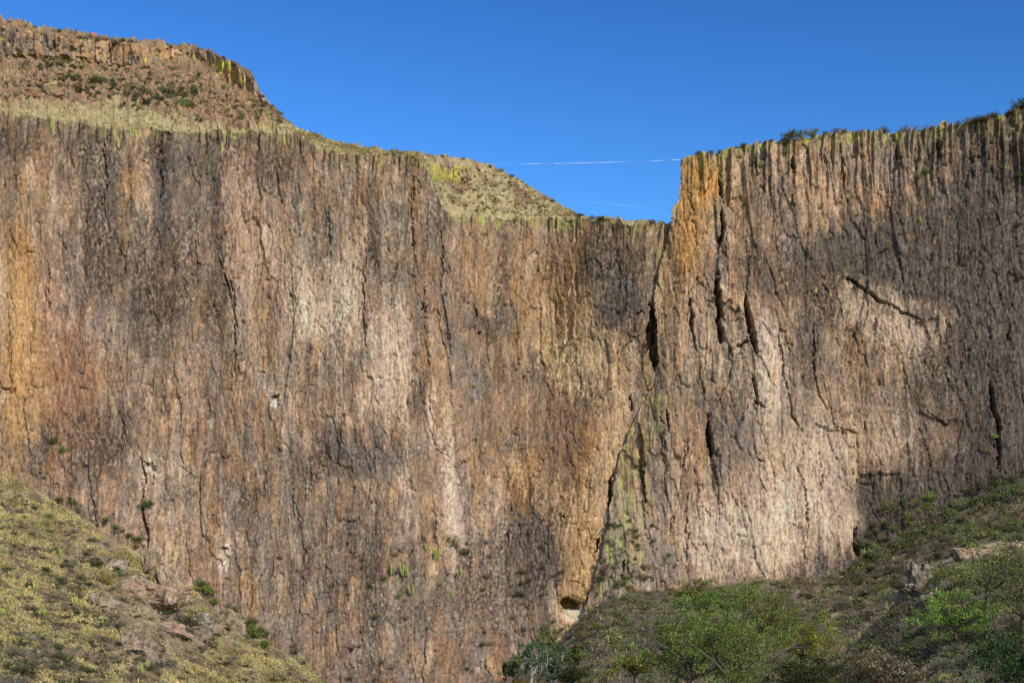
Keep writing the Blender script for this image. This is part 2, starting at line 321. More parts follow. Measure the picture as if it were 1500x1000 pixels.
# cave at the foot of the orange wall
cw_ = 2.5*fbm(U/1.6, Z/1.6, 3, 409)
cv = 1-np.hypot((PX+cw_-835)/16, (PY-cw_-884-.25*(PX-835)-.01*(PX-836)**2)/(11+0*PX))
floor_ = ss(893, 885, PY)
rel = rel-8.0*ss(0, .36, cv)*(1-.8*ss(884, 896, PY))
cv2 = 1-np.hypot((PX-838)/26, (PY-893)/24)
rel = rel-.9*ss(0, .5, cv2)
# scar edges (thin slabs fallen away)
for poly, off, s in [([(770,548),(800,545),(840,560),(860,578),(880,570),(900,560),(890,500),(860,490),(830,505),(800,520)],.28,500),
    ([(440,500),(470,500),(520,455),(540,400),(500,380),(450,410),(430,450)],.22,510),([(212,681),(228,681),(226,712),(213,716)],1.0,520),([(320,802),(334,802),(333,828),(322,830)],.8,530),
    ([(396,578),(407,578),(406,594),(398,592)],1.,540),([(545,470),(590,440),(605,560),(560,600)],.2,550),([(760,660),(790,650),(790,700),(768,720)],.3,560),
    ([(660,560),(690,555),(700,640),(668,660)],-.5,570)]:
    rel = rel-slab(PX, PY, U, Z, poly, off, s)
Yc = by-rel
PA = np.stack([tx(PX)*by, Yc, tz(PY)*by], -1)
CA = rock_colour(PX, PY, U, Z, F, D_BL, O_BL, R_BL, P_BL, C_BL, .20, 600)
BRN = [.20, .125, .085]
CA = paint(CA, PX, PY, U, Z, F, [([(782,503),(853,500),(866,540),(862,575),(835,576),(812,566),(790,540)], [.47,.325,.165], .6, 611),
 ([(716,538),(740,538),(783,543),(800,560),(820,580),(843,577),(860,587),(860,610),(846,620),(830,700),(800,690),(780,640),(740,625),(716,640)], BRN, .55, 612),
 ([(786,645),(830,650),(856,660),(850,695),(820,715),(790,700)], BRN, .45, 613),
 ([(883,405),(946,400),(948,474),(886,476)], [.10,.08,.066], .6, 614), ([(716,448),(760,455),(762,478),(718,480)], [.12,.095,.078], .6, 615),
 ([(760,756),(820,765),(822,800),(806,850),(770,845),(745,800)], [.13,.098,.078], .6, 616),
 ([(8,330),(46,320),(62,420),(72,520),(60,640),(20,655),(4,560)], [.38,.20,.075], .5, 617), ([(84,480),(120,470),(150,560),(140,660),(80,690),(66,600)], [.25,.125,.065], .6, 618),
 ([(432,470),(440,390),(470,380),(520,400),(522,455),(470,502),(440,505)], [.52,.40,.28], .36, 619), ([(540,455),(600,440),(606,560),(590,620),(548,600)], [.50,.36,.255], .5, 620),
 ([(210,680),(230,680),(228,715),(212,716)], [.46,.36,.27], .7, 621), ([(320,802),(334,802),(333,830),(323,832)], [.48,.40,.30], .7, 622), ([(394,578),(407,577),(406,598),(398,596)], [.52,.46,.38], .85, 623),
 ([(640,640),(660,640),(682,790),(660,800)], [.47,.37,.27], .42, 624), ([(640,400),(690,420),(720,560),(700,640),(660,560)], [.15,.128,.11], .45, 625),
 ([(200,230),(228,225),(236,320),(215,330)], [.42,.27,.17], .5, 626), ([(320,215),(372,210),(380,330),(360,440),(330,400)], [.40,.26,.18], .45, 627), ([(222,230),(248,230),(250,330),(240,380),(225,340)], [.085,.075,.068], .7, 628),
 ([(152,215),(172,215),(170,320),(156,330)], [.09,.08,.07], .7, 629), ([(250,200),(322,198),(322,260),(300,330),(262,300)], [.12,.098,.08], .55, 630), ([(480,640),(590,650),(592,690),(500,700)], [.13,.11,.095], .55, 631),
 ([(745,690),(790,700),(880,720),(886,800),(866,860),(840,850),(800,760)], [.46,.29,.15], .5, 632), ([(820,500),(925,470),(940,520),(915,640),(890,720),(870,600),(866,540)], [.45,.29,.155], .45, 633)])
# yellow lichen below the rim and beside the corner
dr = PY-rim[None]
ln = fbm(U/2.2, Z/6, 4, 700, .6)+.35*F['st2']
lb = blobs([(190,192,26,14,.9),(330,190,14,12,1.),(352,188,8,10,.6),(415,205,5,26,.9),(372,190,8,12,.5),(75,178,4,12,.8),(620,240,6,16,.6),(707,315,8,16,.8),(660,300,40,20,.4),(770,330,60,18,.5),(835,328,40,14,.5),(940,335,14,16,.5),(965,400,4,60,.9),(955,560,6,40,.6),(500,240,30,10,.3),(905,680,4,40,.7)], PX, PY)
li = ss(.45, .9, lb*.7+.6*ln+.6*fbm(F['wu']/.9, Z/6, 3, 705, .6)+.25*ss(26, 0, dr))*ss(90, 30, dr-60*ss(900, 960, PX)*9)
lb2 = ss(.32, .6, ln*.8+.42*ss(30, 0, dr))
CA = lerp(CA, LICH, .8*np.maximum(li, .15*lb2*ss(40, 10, dr)))
CA = lerp(CA, [.20, .17, .075], .45*ss(34, 0, dr)*ss(-.3, .5, fbm(U/4, Z/3, 3, 710)))
CA = lerp(CA, [.60, .42, .28], ss(.1, .5, 1-np.hypot((PX-840)/24, (PY-898)/20))*.8)
CA = deepen(CA)
o = grid_obj('cliff_face', PA, CA, M_ROCK); tag(o, kind='structure')

# ------------------------------------------------------------------ hill ground above the cliff (mesa left, grassy saddle hill right)
BAND_T = [(-200,20),(0,42),(60,52),(150,64),(250,74),(300,82),(330,88),(360,112),(385,140),(400,156),(1040,400)]   # top of upper rock band
BAND_B = [(-200,78),(0,84),(60,88),(120,90),(170,100),(220,96),(270,82),(305,92),(330,118),(370,142),(395,156),(410,160),(1040,402)]
GRS_T = [(-200,152),(0,157),(60,160),(110,154),(160,160),(220,164),(260,180),(330,186),(420,185),(445,196),(480,207),(600,225),(1040,329)]
NB = 260
w = np.linspace(0, 1, NB)[:, None]
PYb = rim[None]+(sky[None]-rim[None])*w; PXb = np.broadcast_to(cpx[None], PYb.shape)
bt, bb, gt = ip(BAND_T, cpx)[None], ip(BAND_B, cpx)[None], ip(GRS_T, cpx)[None]
jn = 5*fbm(PXb/18, PYb/12, 3, 800)
inband = ss(bb+3, bb-3, PYb+jn)*ss(bt-4, bt+2, PYb+jn*.5)*ss(408, 396, PXb)
# second small rock band on the saddle hill (yellow lichen pillars)
b2 = ss(625, 640, PXb)*ss(700, 680, PXb)*ss(240, 246, PYb+jn)*ss(272, 262, PYb+jn)
slope = .66+.0*PYb
slope = np.where(PYb > gt, .60, slope)
slope = slope+4*np.maximum(inband, b2)
dpy = np.abs(np.diff(PYb, axis=0, prepend=PYb[:1]))*K
Yb = np.zeros(PYb.shape)
ks = np.hanning(61); ks /= ks.sum()
Yb[0] = np.convolve(np.pad(PA[-1, :, 1], 30, 'edge'), ks, 'valid')
for i in range(1, NB):
    t = tz(PYb[i]); Yb[i] = Yb[i-1]+Yb[i-1]*dpy[i]/np.maximum(slope[i]-t, .12)
# soften column-to-column differences
ker = np.hanning(41); ker /= ker.sum()
dY = Yb-Yb[0]
dYs = np.apply_along_axis(lambda r: np.convolve(np.pad(r, 20, 'edge'), ker, 'valid'), 1, dY)
Yb = Yb[0]+dYs
Ub = tx(PXb)*Yb; Zb = tz(PYb)*Yb
Ub_, Zb_ = tx(PXb)*410, tz(PYb)*410
Fb = streak_fields(Ub_, Zb_, 820)
a4, b4, r4, q4 = voro(Ub/1.7, Yb/2.2+Zb/1.4, 840); a5, b5, r5, q5 = voro(Ub/.8, Yb/1.1+Zb/.7, 845)
rub = .75*(r4**2)*np.clip(1-a4*1.1, 0, 1)+.35*r5*np.clip(1-a5*1.1, 0, 1)
rubm = ss(-.35, .35, fbm(Ub/14, Yb/20, 3, 850)+.35)*(PYb < gt+2*jn*.3)*(1-inband)*ss(470, 380, PXb)
rubm = np.maximum(rubm, .35*ss(.0, .5, fbm(Ub/6, Yb/9, 3, 855)))
edge = ss(0, .05, w)
bandrel = rock_relief(Ub_, Zb_, Fb, 860, 1.2, 1.9)+1.9*ss(.1, .5, ridged(Ub_/3, Zb_/30, 2, 870))
Hn = edge*(rub*rubm*2.6+.35*fbm(Ub/3, Yb/4, 4, 880)*(1-inband))
eg0 = (1-ss(0, .10, w))*(PA[-1, :, 1]-Yb[0])[None]
Ub = tx(PXb)*(Yb+eg0); Zb = tz(PYb)*(Yb+eg0); Yb = Yb+eg0
Pb = np.stack([Ub, Yb-edge*bandrel*np.maximum(inband, b2)*.8-.5*Hn, Zb+Hn], -1)
Pb = Pb+(PA[-1]-Pb[0])[None]*(1-ss(0, .07, w))[..., None]
grass = np.array([.38, .31, .145]); soil = np.array([.225, .135, .072])
gm = ss(-.25, .25, fbm(Ub/7, Yb/12, 4, 890)+1.0*ss(-12, 6, PYb-gt)*ss(460, 440, PXb)+.75*ss(430, 470, PXb)-.35*ss(470, 430, PXb)-.62*ss(625, 650, PXb)*ss(860, 780, PXb)*ss(312, 296, PYb))
cb = lerp(np.broadcast_to(soil, PYb.shape+(3,)).copy(), [.25, .142, .078], ss(-.3, .4, fbm(Ub/5, Yb/7, 3, 895)))
cb = lerp(cb, [.15, .115, .085], .6*ss(.05, .5, fbm(Ub/3, Yb/4, 3, 897)))
cb = cb*(.6+.65*r4)[..., None]
cb = lerp(cb, grass, gm*(1-.6*rubm)*(.7+.3*ss(-.4, .4, fbm(Ub/1.0, Yb/1.4, 3, 898))))
cb = lerp(cb, [.17, .14, .06], .55*ss(.0, .45, fbm(Ub/2.5, Yb/3.5, 4, 899)))
cband = rock_colour(PXb, PYb, Ub_, Zb_, Fb, [(30,60,60,30,.35),(10,70,16,26,.5),(100,70,30,20,.2),(75,60,10,20,.3),(200,85,30,14,.2)], [(340,110,40,40,1.0),(130,70,90,20,.45),(250,80,60,20,.5)], [(140,60,6,12,.8)], [], [], .05, 900)
cb = cb*(1-inband[..., None])+cband*inband[..., None]
cb2 = cband*(1-b2[..., None])+cb*0
cb = cb*(1-b2[..., None])+(cband)*b2[..., None]
lich = ss(.2, .6, .9*fbm(Ub_/2.2, Zb_/4, 3, 905)+blobs([(325,96,12,8,1.),(60,50,10,8,.5),(650,256,34,16,.6),(632,250,10,20,.6),(672,262,16,14,.6),(340,100,20,20,.3)], PXb, PYb)-.15)*np.maximum(inband, b2)
cb = lerp(cb, [.45, .40, .06], .8*lich)
tipg = ss(10, 0, PYb-sky[None]); cb = lerp(cb, [.19, .15, .08], .35*tipg*(1-inband))
# plateau behind the skyline
NP_ = 14
back = np.array([1.5, 4, 8, 14, 22, 32, 45, 60, 80, 105, 135, 170, 210, 260])[:, None]
Yp = Pb[-1, :, 1][None]+back
Zp = Pb[-1, :, 2][None]+back*.12-.4*(back > 0)+.25*fbm(Ub[-1][None]/6+0*back, Yp/6, 2, 910)
Xp = Pb[-1, :, 0][None]*(1+back/900)
Pp = np.stack([Xp, Yp, Zp], -1); cp = np.broadcast_to(grass*.8, Pp.shape)
Pall = np.concatenate([Pb, Pp]); Call = np.clip(np.concatenate([cb, cp]), .02, .8)
o = grid_obj('mesa_hill', Pall, Call, M_HILL); tag(o, kind='structure')

# ------------------------------------------------------------------ right cliff (buttress)
EDGE = [(150,999),(228,997),(262,996),(284,995),(292,989),(300,985),(322,982),(345,977),(380,966),(430,958),(470,964),(520,966),(560,955),(600,934),(650,912),(700,900),(750,894),(800,883),(850,870),(900,852),(1000,830),(1100,820)]
SKYR = [(960,238),(996,236),(1008,229),(1030,222),(1060,219),(1090,210),(1140,204),(1180,197),(1240,191),(1300,191),(1370,187),(1385,180),(1420,180),(1450,172),(1480,165),(1500,157),(1560,140),(1620,130)]
NR_, NCR = 760, 640
vv = np.linspace(0, 1, NR_)[:, None]; uu = np.linspace(0, 1, NCR)[None]
# rows are labelled by a nominal py running from 1090 up to the top; top is squeezed per column
def erow(py): return ip(EDGE, py)
PYr = 1090+(228-1090)*vv+0*uu
eg = np.interp(PYr[:, 0], [p[0] for p in EDGE], [p[1] for p in EDGE])
eg = eg+2.0*pn(PYr[:, 0]/14, PYr[:, 0]*0+.5, 30)+1.5*pn(PYr[:, 0]/5, PYr[:, 0]*0+.5, 31)
PXr = eg[:, None]+(1620-eg[:, None])*uu
top = ip(SKYR, PXr)+4.5*(voro(PXr/9, PXr*0+.5, 38)[2]-.5)+2.5*pn(PXr/11, PXr*0+.5, 35)+2*pn(PXr/4, PXr*0+.5, 36)
PYr = 1090+(top-1090)*vv
ybr = ip([(820,400),(960,400.5),(1050,398),(1120,396),(1250,398),(1400,394),(1620,384)], PXr)
ybr = ybr-5*ss(600, 1050, PYr)
U = tx(PXr)*ybr; Z = tz(PYr)*ybr
F = streak_fields(U, Z, 1200)
colmn = ss(330, 215, PYr)   # columnar upper part
rel = rock_relief(U, Z, F, 1200, .75+0*colmn, 1.0*(.45+.55*ss(700, 250, PYr)+.35*ss(1250, 1050, PXr)))
rel = rel-colmn*(1.5*ss(.25, .7, ridged(F['wu']/2.6, Z/70, 2, 1320)))
# angled slabs: big plates lying across the middle of the wall
xr = U+.28*Z
a6, b6, r6, q6 = voro((xr+1.5*F['big'])/6.5, Z/26, 1340); rel = rel+.2*(r6-.5)*ss(300, 420, PYr)
a7, b7, r7, q7 = voro((xr+1.0*F['mot'])/3.0, Z/9, 1345); rel = rel+.15*(r7-.5)*ss(300, 420, PYr)
GR = [
 ([(1053,250,2),(1056,275,5),(1057,300,3)],3),([(1054,302,6),(1056,340,9),(1053,368,5)],4.5),([(1048,395,8),(1050,430,9),(1052,470,10),(1057,500,10),(1062,502,8)],4.5),([(1066,500,3),(1071,525,2)],2),
 ([(1091,428,4),(1094,460,9),(1101,495,10),(1109,525,5)],4.5),([(1101,545,3),(1104,570,5),(1109,592,5),(1118,596,2)],2.5),([(1010,430,4),(1014,480,5),(1022,520,4)],3),([(1022,520,2),(1032,590,2)],1.2),
 ([(1036,605,6),(1038,640,9),(1042,680,5)],4.2),([(1042,680,3),(1060,720,3)],1.6),([(977,600,4),(979,632,5)],2.6),([(938,620,5),(937,650,8),(941,690,5),(946,738,4)],4),([(1005,640,2),(1002,700,3)],1.4),
 ([(961,540,5),(961,590,3)],2.5),([(915,820,4),(914,850,4)],2.5),([(1076,472,4),(1086,465,2)],1.5),([(1078,507,6),(1088,503,4),(1097,499,3)],2.2),([(1140,470,2),(1146,540,3),(1160,610,3),(1179,637,3)],1.5),
 ([(1191,470,3),(1192,540,3),(1200,580,2),(1212,602,2)],1.3),([(1235,405,3),(1262,420,5),(1285,441,6),(1300,447,3),(1320,458,3),(1350,470,5)],2.4),([(1203,548,2),(1216,600,2),(1222,625,2),(1238,628,3),(1250,632,2)],1.1),
 ([(1265,610,3),(1270,640,3)],1.2),([(1320,530,2),(1336,592,2)],1),([(1355,600,2),(1384,622,3),(1405,612,1)],1.3),([(1448,560,5),(1450,590,6),(1459,620,7),(1460,670,5),(1461,690,2)],3),([(1476,475,4),(1475,505,4)],2),
 ([(1163,225,4),(1164,256,5)],3),([(1163,285,3),(1163,305,2)],2),([(1233,205,5),(1234,260,5),(1240,300,2)],2.6),([(1376,192,6),(1378,240,6)],3),([(1420,240,3),(1421,262,4)],2),([(1107,225,4),(1112,260,4)],2.4),([(1315,210,4),(1320,250,3)],2),
 ([(1166,680,2),(1180,720,3),(1183,790,2)],1.3),([(1200,660,2),(1206,740,3)],1.2),([(1255,770,4),(1253,800,6),(1257,815,4)],3),([(1249,825,4),(1250,860,4)],2.5),([(1159,763,4),(1166,770,3)],1.6),([(1078,783,2),(1086,783,2)],1),
 ([(1105,650,2),(1110,672,3),(1124,678,1)],1.2),([(1280,700,2),(1281,725,3)],1.3),([(1112,700,2),(1125,725,2)],.9),([(1340,600,2),(1366,690,2)],.9),([(1075,520,2),(1068,560,2),(1052,590,3)],1.2),([(1009,290,3),(1018,318,3)],1.2),([(1012,325,2),(1016,360,3)],1.),
 ([(1036,630,2),(1050,700,3),(1055,760,2)],1.4),([(1007,720,3),(1006,840,3)],1.5),([(1112,850,4),(1112,870,4)],2),([(1380,540,2),(1400,580,2)],.8),([(1430,720,2),(1435,760,2)],1.2),([(1062,330,2),(1065,400,2)],1.2),([(1095,350,2),(1096,420,3)],1.4),([(968,600,2),(975,700,2),(985,790,2)],1.4),([(1020,700,2),(1030,800,2)],1.2)]
jv = voro(U/1.3+.2*F['mot'], Z/2.6+.2*F['mot'], 1406)
jl = 2.0*fbm(U/5, Z/8, 2, 1405)+4.2*(jv[2]-.5)
jx = 1.0*pn(U/1.1, Z/1.6, 1400)+.6*pn(U/.6, Z/.7, 1401)
for pts, dep in GR:
    if dep < 1.7: pts = [(a_, b_, c_*.6) for a_, b_, c_ in pts]; dep *= .7
    if pts[0][:2] == (1235, 405): pts = [(a_, b_, c_*.7) for a_, b_, c_ in pts]
    g = seg_groove(PXr+1.3*jx+jl, PYr+1.2*jx+jl, pts, .2)*ss(-2.2, -.6, fbm(U/2.2, Z/4, 2, 1411)*1.6)
    sg = seg_groove(PXr-9+jl, PYr, pts, 14); rel = rel+.10*dep*ss(0, .5, sg)*(g <= 0)
    rel = rel-1.7*dep*ss(0, .5, g)
for poly, off, s in [([(1235,405),(1262,420),(1285,441),(1320,458),(1350,472),(1372,466),(1370,490),(1300,510),(1240,470),(1215,430)],.7,1500),
    ([(1076,470),(1092,463),(1096,500),(1078,508)],.5,1520),
    ([(1260,695),(1320,692),(1330,850),(1262,850)],.9,1530),
    ([(1190,620),(1222,630),(1255,632),(1260,700),(1215,760),(1200,700)],.6,1560),([(1345,600),(1384,622),(1410,612),(1400,700),(1350,690)],.6,1570)]:
    rel = rel-slab(PXr, PYr, U, Z, poly, off, s)
# the fractured left flank of the buttress falls back toward the corner
rel = rel-2.2*ss(60, 0, PXr-eg[:, None])**2*ss(300, 420, PYr)
PR = np.stack([U, ybr-rel, Z], -1)
CR = rock_colour(PXr, PYr, U, Z, F, D_BR, O_BR, [(1370,770,80,60,.25),(1440,640,20,60,.2)], P_BR, [(1040,560,16,60,.2)], .07, 1600, 5, 16)
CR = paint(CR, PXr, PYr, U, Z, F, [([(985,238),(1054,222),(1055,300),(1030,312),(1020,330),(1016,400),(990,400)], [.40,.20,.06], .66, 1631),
 ([(1235,408),(1262,424),(1285,444),(1320,462),(1350,474),(1372,466),(1395,455),(1385,490),(1340,525),(1300,512),(1240,470),(1215,430)], [.42,.30,.205], .6, 1632),
 ([(1110,440),(1140,470),(1146,560),(1140,592),(1112,596),(1108,520)], [.46,.34,.245], .45, 1633), ([(1000,400),(1046,400),(1050,500),(1020,560),(1004,520)], [.37,.25,.17], .4, 1634),
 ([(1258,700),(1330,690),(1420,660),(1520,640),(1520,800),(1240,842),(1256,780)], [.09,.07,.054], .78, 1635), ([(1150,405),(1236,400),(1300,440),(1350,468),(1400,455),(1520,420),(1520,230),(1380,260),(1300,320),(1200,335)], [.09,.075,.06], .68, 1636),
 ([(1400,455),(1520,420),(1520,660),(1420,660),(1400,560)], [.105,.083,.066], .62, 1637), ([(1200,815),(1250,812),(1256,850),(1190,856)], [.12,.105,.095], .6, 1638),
 ([(1110,640),(1250,640),(1258,760),(1250,812),(1200,815),(1120,850),(1020,850),(1030,740),(1090,700)], [.46, .32, .205], .30, 1639), ([(1060,590),(1102,600),(1110,680),(1060,690)], [.22,.175,.15], .5, 1640), ([(1185,280),(1230,275),(1228,330),(1190,335)], [.42,.27,.16], .45, 1641),
 ([(1278,275),(1300,270),(1302,325),(1284,325)], [.42,.24,.13], .5, 1642)])
drt = PYr-top
ln = fbm(U/2.2, Z/6, 4, 1700, .6)+.3*F['st2']
eL = PXr-eg[:, None]
lb = blobs([(1056,250,4,24,1.2),(1054,320,3,50,.7),(1010,232,12,6,1.),(1100,215,26,10,.5),(1190,200,14,8,.7),(1238,200,6,8,1.),(1300,200,40,8,.4),(1384,190,8,10,1.),(1420,195,14,10,.6),(1470,190,24,24,.3),(990,300,4,30,1.2),(970,375,8,40,1.),(945,640,14,60,.8),(930,740,20,60,1.05),(938,815,6,22,1.7),(900,790,20,40,1.),(890,840,20,30,.9),(960,590,8,50,.9),(915,700,14,80,.7),(925,850,20,20,.6),(1010,700,6,80,.3),(1000,480,4,60,.1),(980,560,5,40,.5),
   (1190,270,8,30,.3),(1145,400,10,10,.4),(1190,425,6,6,.7),(1345,325,6,6,.8),(1470,245,6,6,.9),(1245,290,6,6,.6),(1205,300,5,5,.6),(1388,392,6,5,.8),(1248,484,6,5,.7)], PXr, PYr)
lst = fbm(F['wu']/.7, Z/8, 3, 1705, .6)
li = ss(.55, .9, .44*lb+.45*ln+1.15*lst+.2*ss(16, 0, drt)+.1*ss(30, 0, eL)*ss(280, 330, PYr))*ss(.08, .3, lb+.3*ss(16, 0, drt))
CR = lerp(CR, LICH, .82*li)
CR = lerp(CR, [.42, .40, .07], .7*ss(.0, .45, ln)*ss(26, 4, drt))
CR = lerp(CR, [.18, .165, .06], .45*ss(60, 0, drt)*ss(-.2, .5, fbm(U/2.4, Z/9, 3, 1710)))
# side face going back from the left edge + top going back
nb = 26
bk = np.linspace(0, 1, nb+1)[1:][::-1]**1.5*45
side = np.repeat(PR[:, :1], nb, 1)
side[..., 1] += bk[None]; side[..., 0] = PR[:, :1, 0]*(1+0*bk[None])+.012*bk[None]*PR[:, :1, 0]-.0*bk
side[..., 0] += .5*fbm(side[..., 1]/3, side[..., 2]/6, 3, 1720)*ss(0, 4, bk)[None]
cs = np.repeat(CR[:, :1], nb, 1)*.9
PRa = np.concatenate([side, PR], 1); CRa = np.concatenate([cs, CR], 1)
back = np.array([1, 3, 6, 10, 16, 24, 34, 50, 75, 110, 160])[:, None]
last = PRa[-1][None]
tp = np.repeat(last, len(back), 0).copy()
tp[..., 1] = np.maximum(tp[..., 1], last[..., 1]+back); tp[..., 2] += back*.1-.3
tp[..., 0] *= (1+back/340)
PRb = np.concatenate([PRa, tp]); CRb = np.concatenate([CRa, np.broadcast_to(grass*.6, tp.shape)])
o = grid_obj('buttress_face', PRb, np.clip(deepen(CRb), .02, .8), M_ROCK); tag(o, kind='structure')

# ------------------------------------------------------------------ left hillside
LR = [(-260,560),(-100,632),(0,690),(60,722),(130,766),(200,808),(260,850),(300,880),(350,919),(420,957),(480,1000),(560,1050),(640,1100)]
nr, nc = 420, 560
hx = np.linspace(-200, 600, nc)[None]; rr = np.linspace(0, 1, nr)[:, None]
lr = ip(LR, hx[0])[None]+1.5*pn(hx/9, hx*0+.5, 50)
PYh = lr+(1180-lr)*rr**1.15; PXh = hx+0*PYh
yr = ip([(-200,250),(0,240),(300,222),(600,205)], hx)
Yh = yr-(PYh-lr)*.36
Xh = tx(PXh)*Yh; Zh = tz(PYh)*Yh
outm = blobs([(150,800,40,26,.8),(230,890,60,36,1.2),(200,960,50,30,.9),(300,930,60,30,.9),(120,820,60,20,.5),(350,945,40,20,.5),(60,960,70,30,.5),(30,880,30,20,.4)], PXh, PYh)
Fh = fbm(Xh/7, Yh/7, 4, 60)
a8, b8, r8, q8 = voro(Xh/1.3, Yh/1.8, 65); a9, b9, r9, q9 = voro(Xh/3.5, Yh/4.5, 66)
fade = ss(0, .04, rr)
Zh = Zh+fade*(.5*Fh+.9*outm*(r9*np.clip(1.1-a9, 0, 1))+.5*ss(.0, .6, outm+Fh*.5)*r8*np.clip(1-a8, 0, 1)*1.4)
nb_ = np.array([260, 190, 130, 80, 45, 24, 12, 5, 2])[:, None]
Ybk = Yh[:1]+nb_; Zbk = Zh[:1]-.10*nb_-.003*nb_**2*0; Xbk = Xh[:1]*(Ybk/Yh[:1])
Zbk = Zh[:1]-.35*nb_
H = np.concatenate([np.stack([Xbk, Ybk, Zbk], -1), np.stack([Xh, Yh, Zh], -1)])
dark_ = ss(-.05, .55, fbm(Xh/4.5, Yh/6, 4, 70)+.8*outm+.35*blobs([(60,780,60,30,.7),(130,850,60,40,.6),(40,980,80,30,1.),(320,900,80,20,.4)], PXh, PYh))
ch = lerp(np.broadcast_to(np.array([.34, .28, .13]), PYh.shape+(3,)).copy(), [.15, .102, .056], dark_)
ch = lerp(ch, [.36, .25, .10], .4*ss(.2, .6, fbm(Xh/3, Yh/4, 3, 75)))
ch = lerp(ch, [.27, .19, .115], .8*ss(.3, .8, outm+.2*Fh))
ch = ch*(.8+.4*ss(-.6, .6, fbm(Xh/.7, Yh/1.0, 3, 77)))[..., None]
cbk = np.broadcast_to([.3, .26, .11], H[:9].shape)
o = grid_obj('hillside', H[::-1], np.concatenate([cbk, ch])[::-1], M_SOIL); tag(o, kind='structure')

# ------------------------------------------------------------------ slope at the foot of the right cliff, and the nearer knoll
TR = [(560,1060),(700,1010),(760,985),(800,965),(830,930),(855,905),(880,884),(930,868),(1000,862),(1100,850),(1180,846),(1240,838),(1300,800),(1360,765),(1430,735),(1500,712),(1620,690)]
def slope_grid(line, x0, x1, y0s, k, rmax, seed, nr, nc, backd, backs, cfun, name, noiseamp=.5):
    hx = np.linspace(x0, x1, nc)[None]; rr = np.linspace(0, 1, nr)[:, None]
    l = ip(line, hx[0])[None]+2.5*pn(hx/13, hx*0+.5, seed)+1.5*pn(hx/5, hx*0+.5, seed+1)+5*(voro(hx/11, hx*0+.5, seed+2)[2]-.5)
    PY = l+(rmax-l)*rr; PX = hx+0*PY
    ls_ = ip(line, hx[0])[None]; Y = np.maximum(ip(y0s, hx)-(PY-ls_)*(ip(k, hx) if isinstance(k, list) else k), 62)
    X = tx(PX)*Y; Z = tz(PY)*Y
    n = fbm(X/8, Y/10, 4, seed+3); a, b, r, q = voro(X/1.6, Y/2.2, seed+5)
    Z = Z+ss(0, .04, rr)*(noiseamp*n+.5*r*r*np.clip(1-a, 0, 1))
    G = np.stack([X, Y, Z], -1); C = cfun(PX, PY, X, Y, n, r)
    bd = np.array(backd)[:, None]
    Bk = np.stack([X[:1]*(1+bd/Y[:1]), Y[:1]+bd, Z[:1]-backs*bd], -1)
    Gf = np.concatenate([Bk, G]); Cf = np.concatenate([np.broadcast_to(C[:1], Bk.shape), C])
    o = grid_obj(name, Gf[::-1], np.clip(Cf, .02, .8)[::-1], M_SOIL); tag(o, kind='structure')
    return PX, PY, G
def c_talus(PX, PY, X, Y, n, r):
    c = lerp(np.broadcast_to(np.array([.14, .102, .066]), PX.shape+(3,)).copy(), [.22, .165, .105], ss(-.3, .4, n))
    c = lerp(c, [.10, .095, .05], .6*ss(-.2, .5, fbm(X/4, Y/9, 4, 2001)))
    c = lerp(c, [.30, .25, .11], .6*ss(.1, .6, fbm(X/9, Y/14, 3, 2004)+blobs([(1400,780,50,14,1.),(1330,880,60,30,.3)], PX, PY)))
    return c*(.7+.6*r)[..., None]
def c_knoll(PX, PY, X, Y, n, r):
    c = lerp(np.broadcast_to(np.array([.17, .13, .09]), PX.shape+(3,)).copy(), [.28, .225, .18], ss(.0, .6, n*.6+blobs([(1450,805,70,16,1.),(1420,830,40,20,.6),(1340,850,40,30,.7)], PX, PY)))
    c = lerp(c, [.24, .20, .10], .5*ss(-.2, .5, fbm(X/4, Y/5, 4, 2011)))
    return c*(.75+.5*r)[..., None]
T_PX, T_PY, T_G = slope_grid(TR, 560, 1620, [(560,398),(1200,392),(1620,370)], [(560,1.5),(1180,1.4),(1320,.8),(1620,.5)], 1150, 2100, 260, 520, [26, 8, 2], .0, c_talus, 'talus_slope')
KN = [(1000,1120),(1120,1040),(1200,985),(1260,935),(1305,890),(1340,860),(1380,822),(1430,800),(1500,793),(1640,780)]
K_PX, K_PY, K_G = slope_grid(KN, 1020, 1640, [(1020,170),(1640,190)], .42, 1180, 2200, 260, 420, [90, 50, 25, 10, 3], .30, c_knoll, 'knoll')

# big ground sheet to the horizon
gv = []; 
gx = np.linspace(-1, 1, 61); gx = np.sign(gx)*np.abs(gx)**2.2*6000
GXX, GYY = np.meshgrid(gx, gx)
GZZ = -24+1.2*fbm(GXX/90, GYY/90, 3, 2300)-3*0
G = np.stack([GXX, GYY, GZZ], -1)
o = grid_obj('ground', G, np.broadcast_to([.22, .18, .11], G.shape), M_SOIL); tag(o, kind='structure')

# ------------------------------------------------------------------ surface lookup
class Surf:
    def __init__(s, G, step=1):
        g = G.reshape(-1, 3); s.g = g
        s.px = g[:, 0]/g[:, 1]/TW*750+750; s.py = (TOP-g[:, 2]/g[:, 1])/K
    def at(s, px, py):
        d = (s.px-px)**2+(s.py-py)**2; i = int(np.argmin(d)); return Vector(s.g[i]), math.sqrt(float(d[i]))
S_CL = Surf(PA[::2, ::2]); S_ME = Surf(Pb[:, ::2]); S_BU = Surf(PR[::2, ::2]); S_HI = Surf(H[9:][::2, ::2]); S_TA = Surf(T_G); S_KN = Surf(K_G)

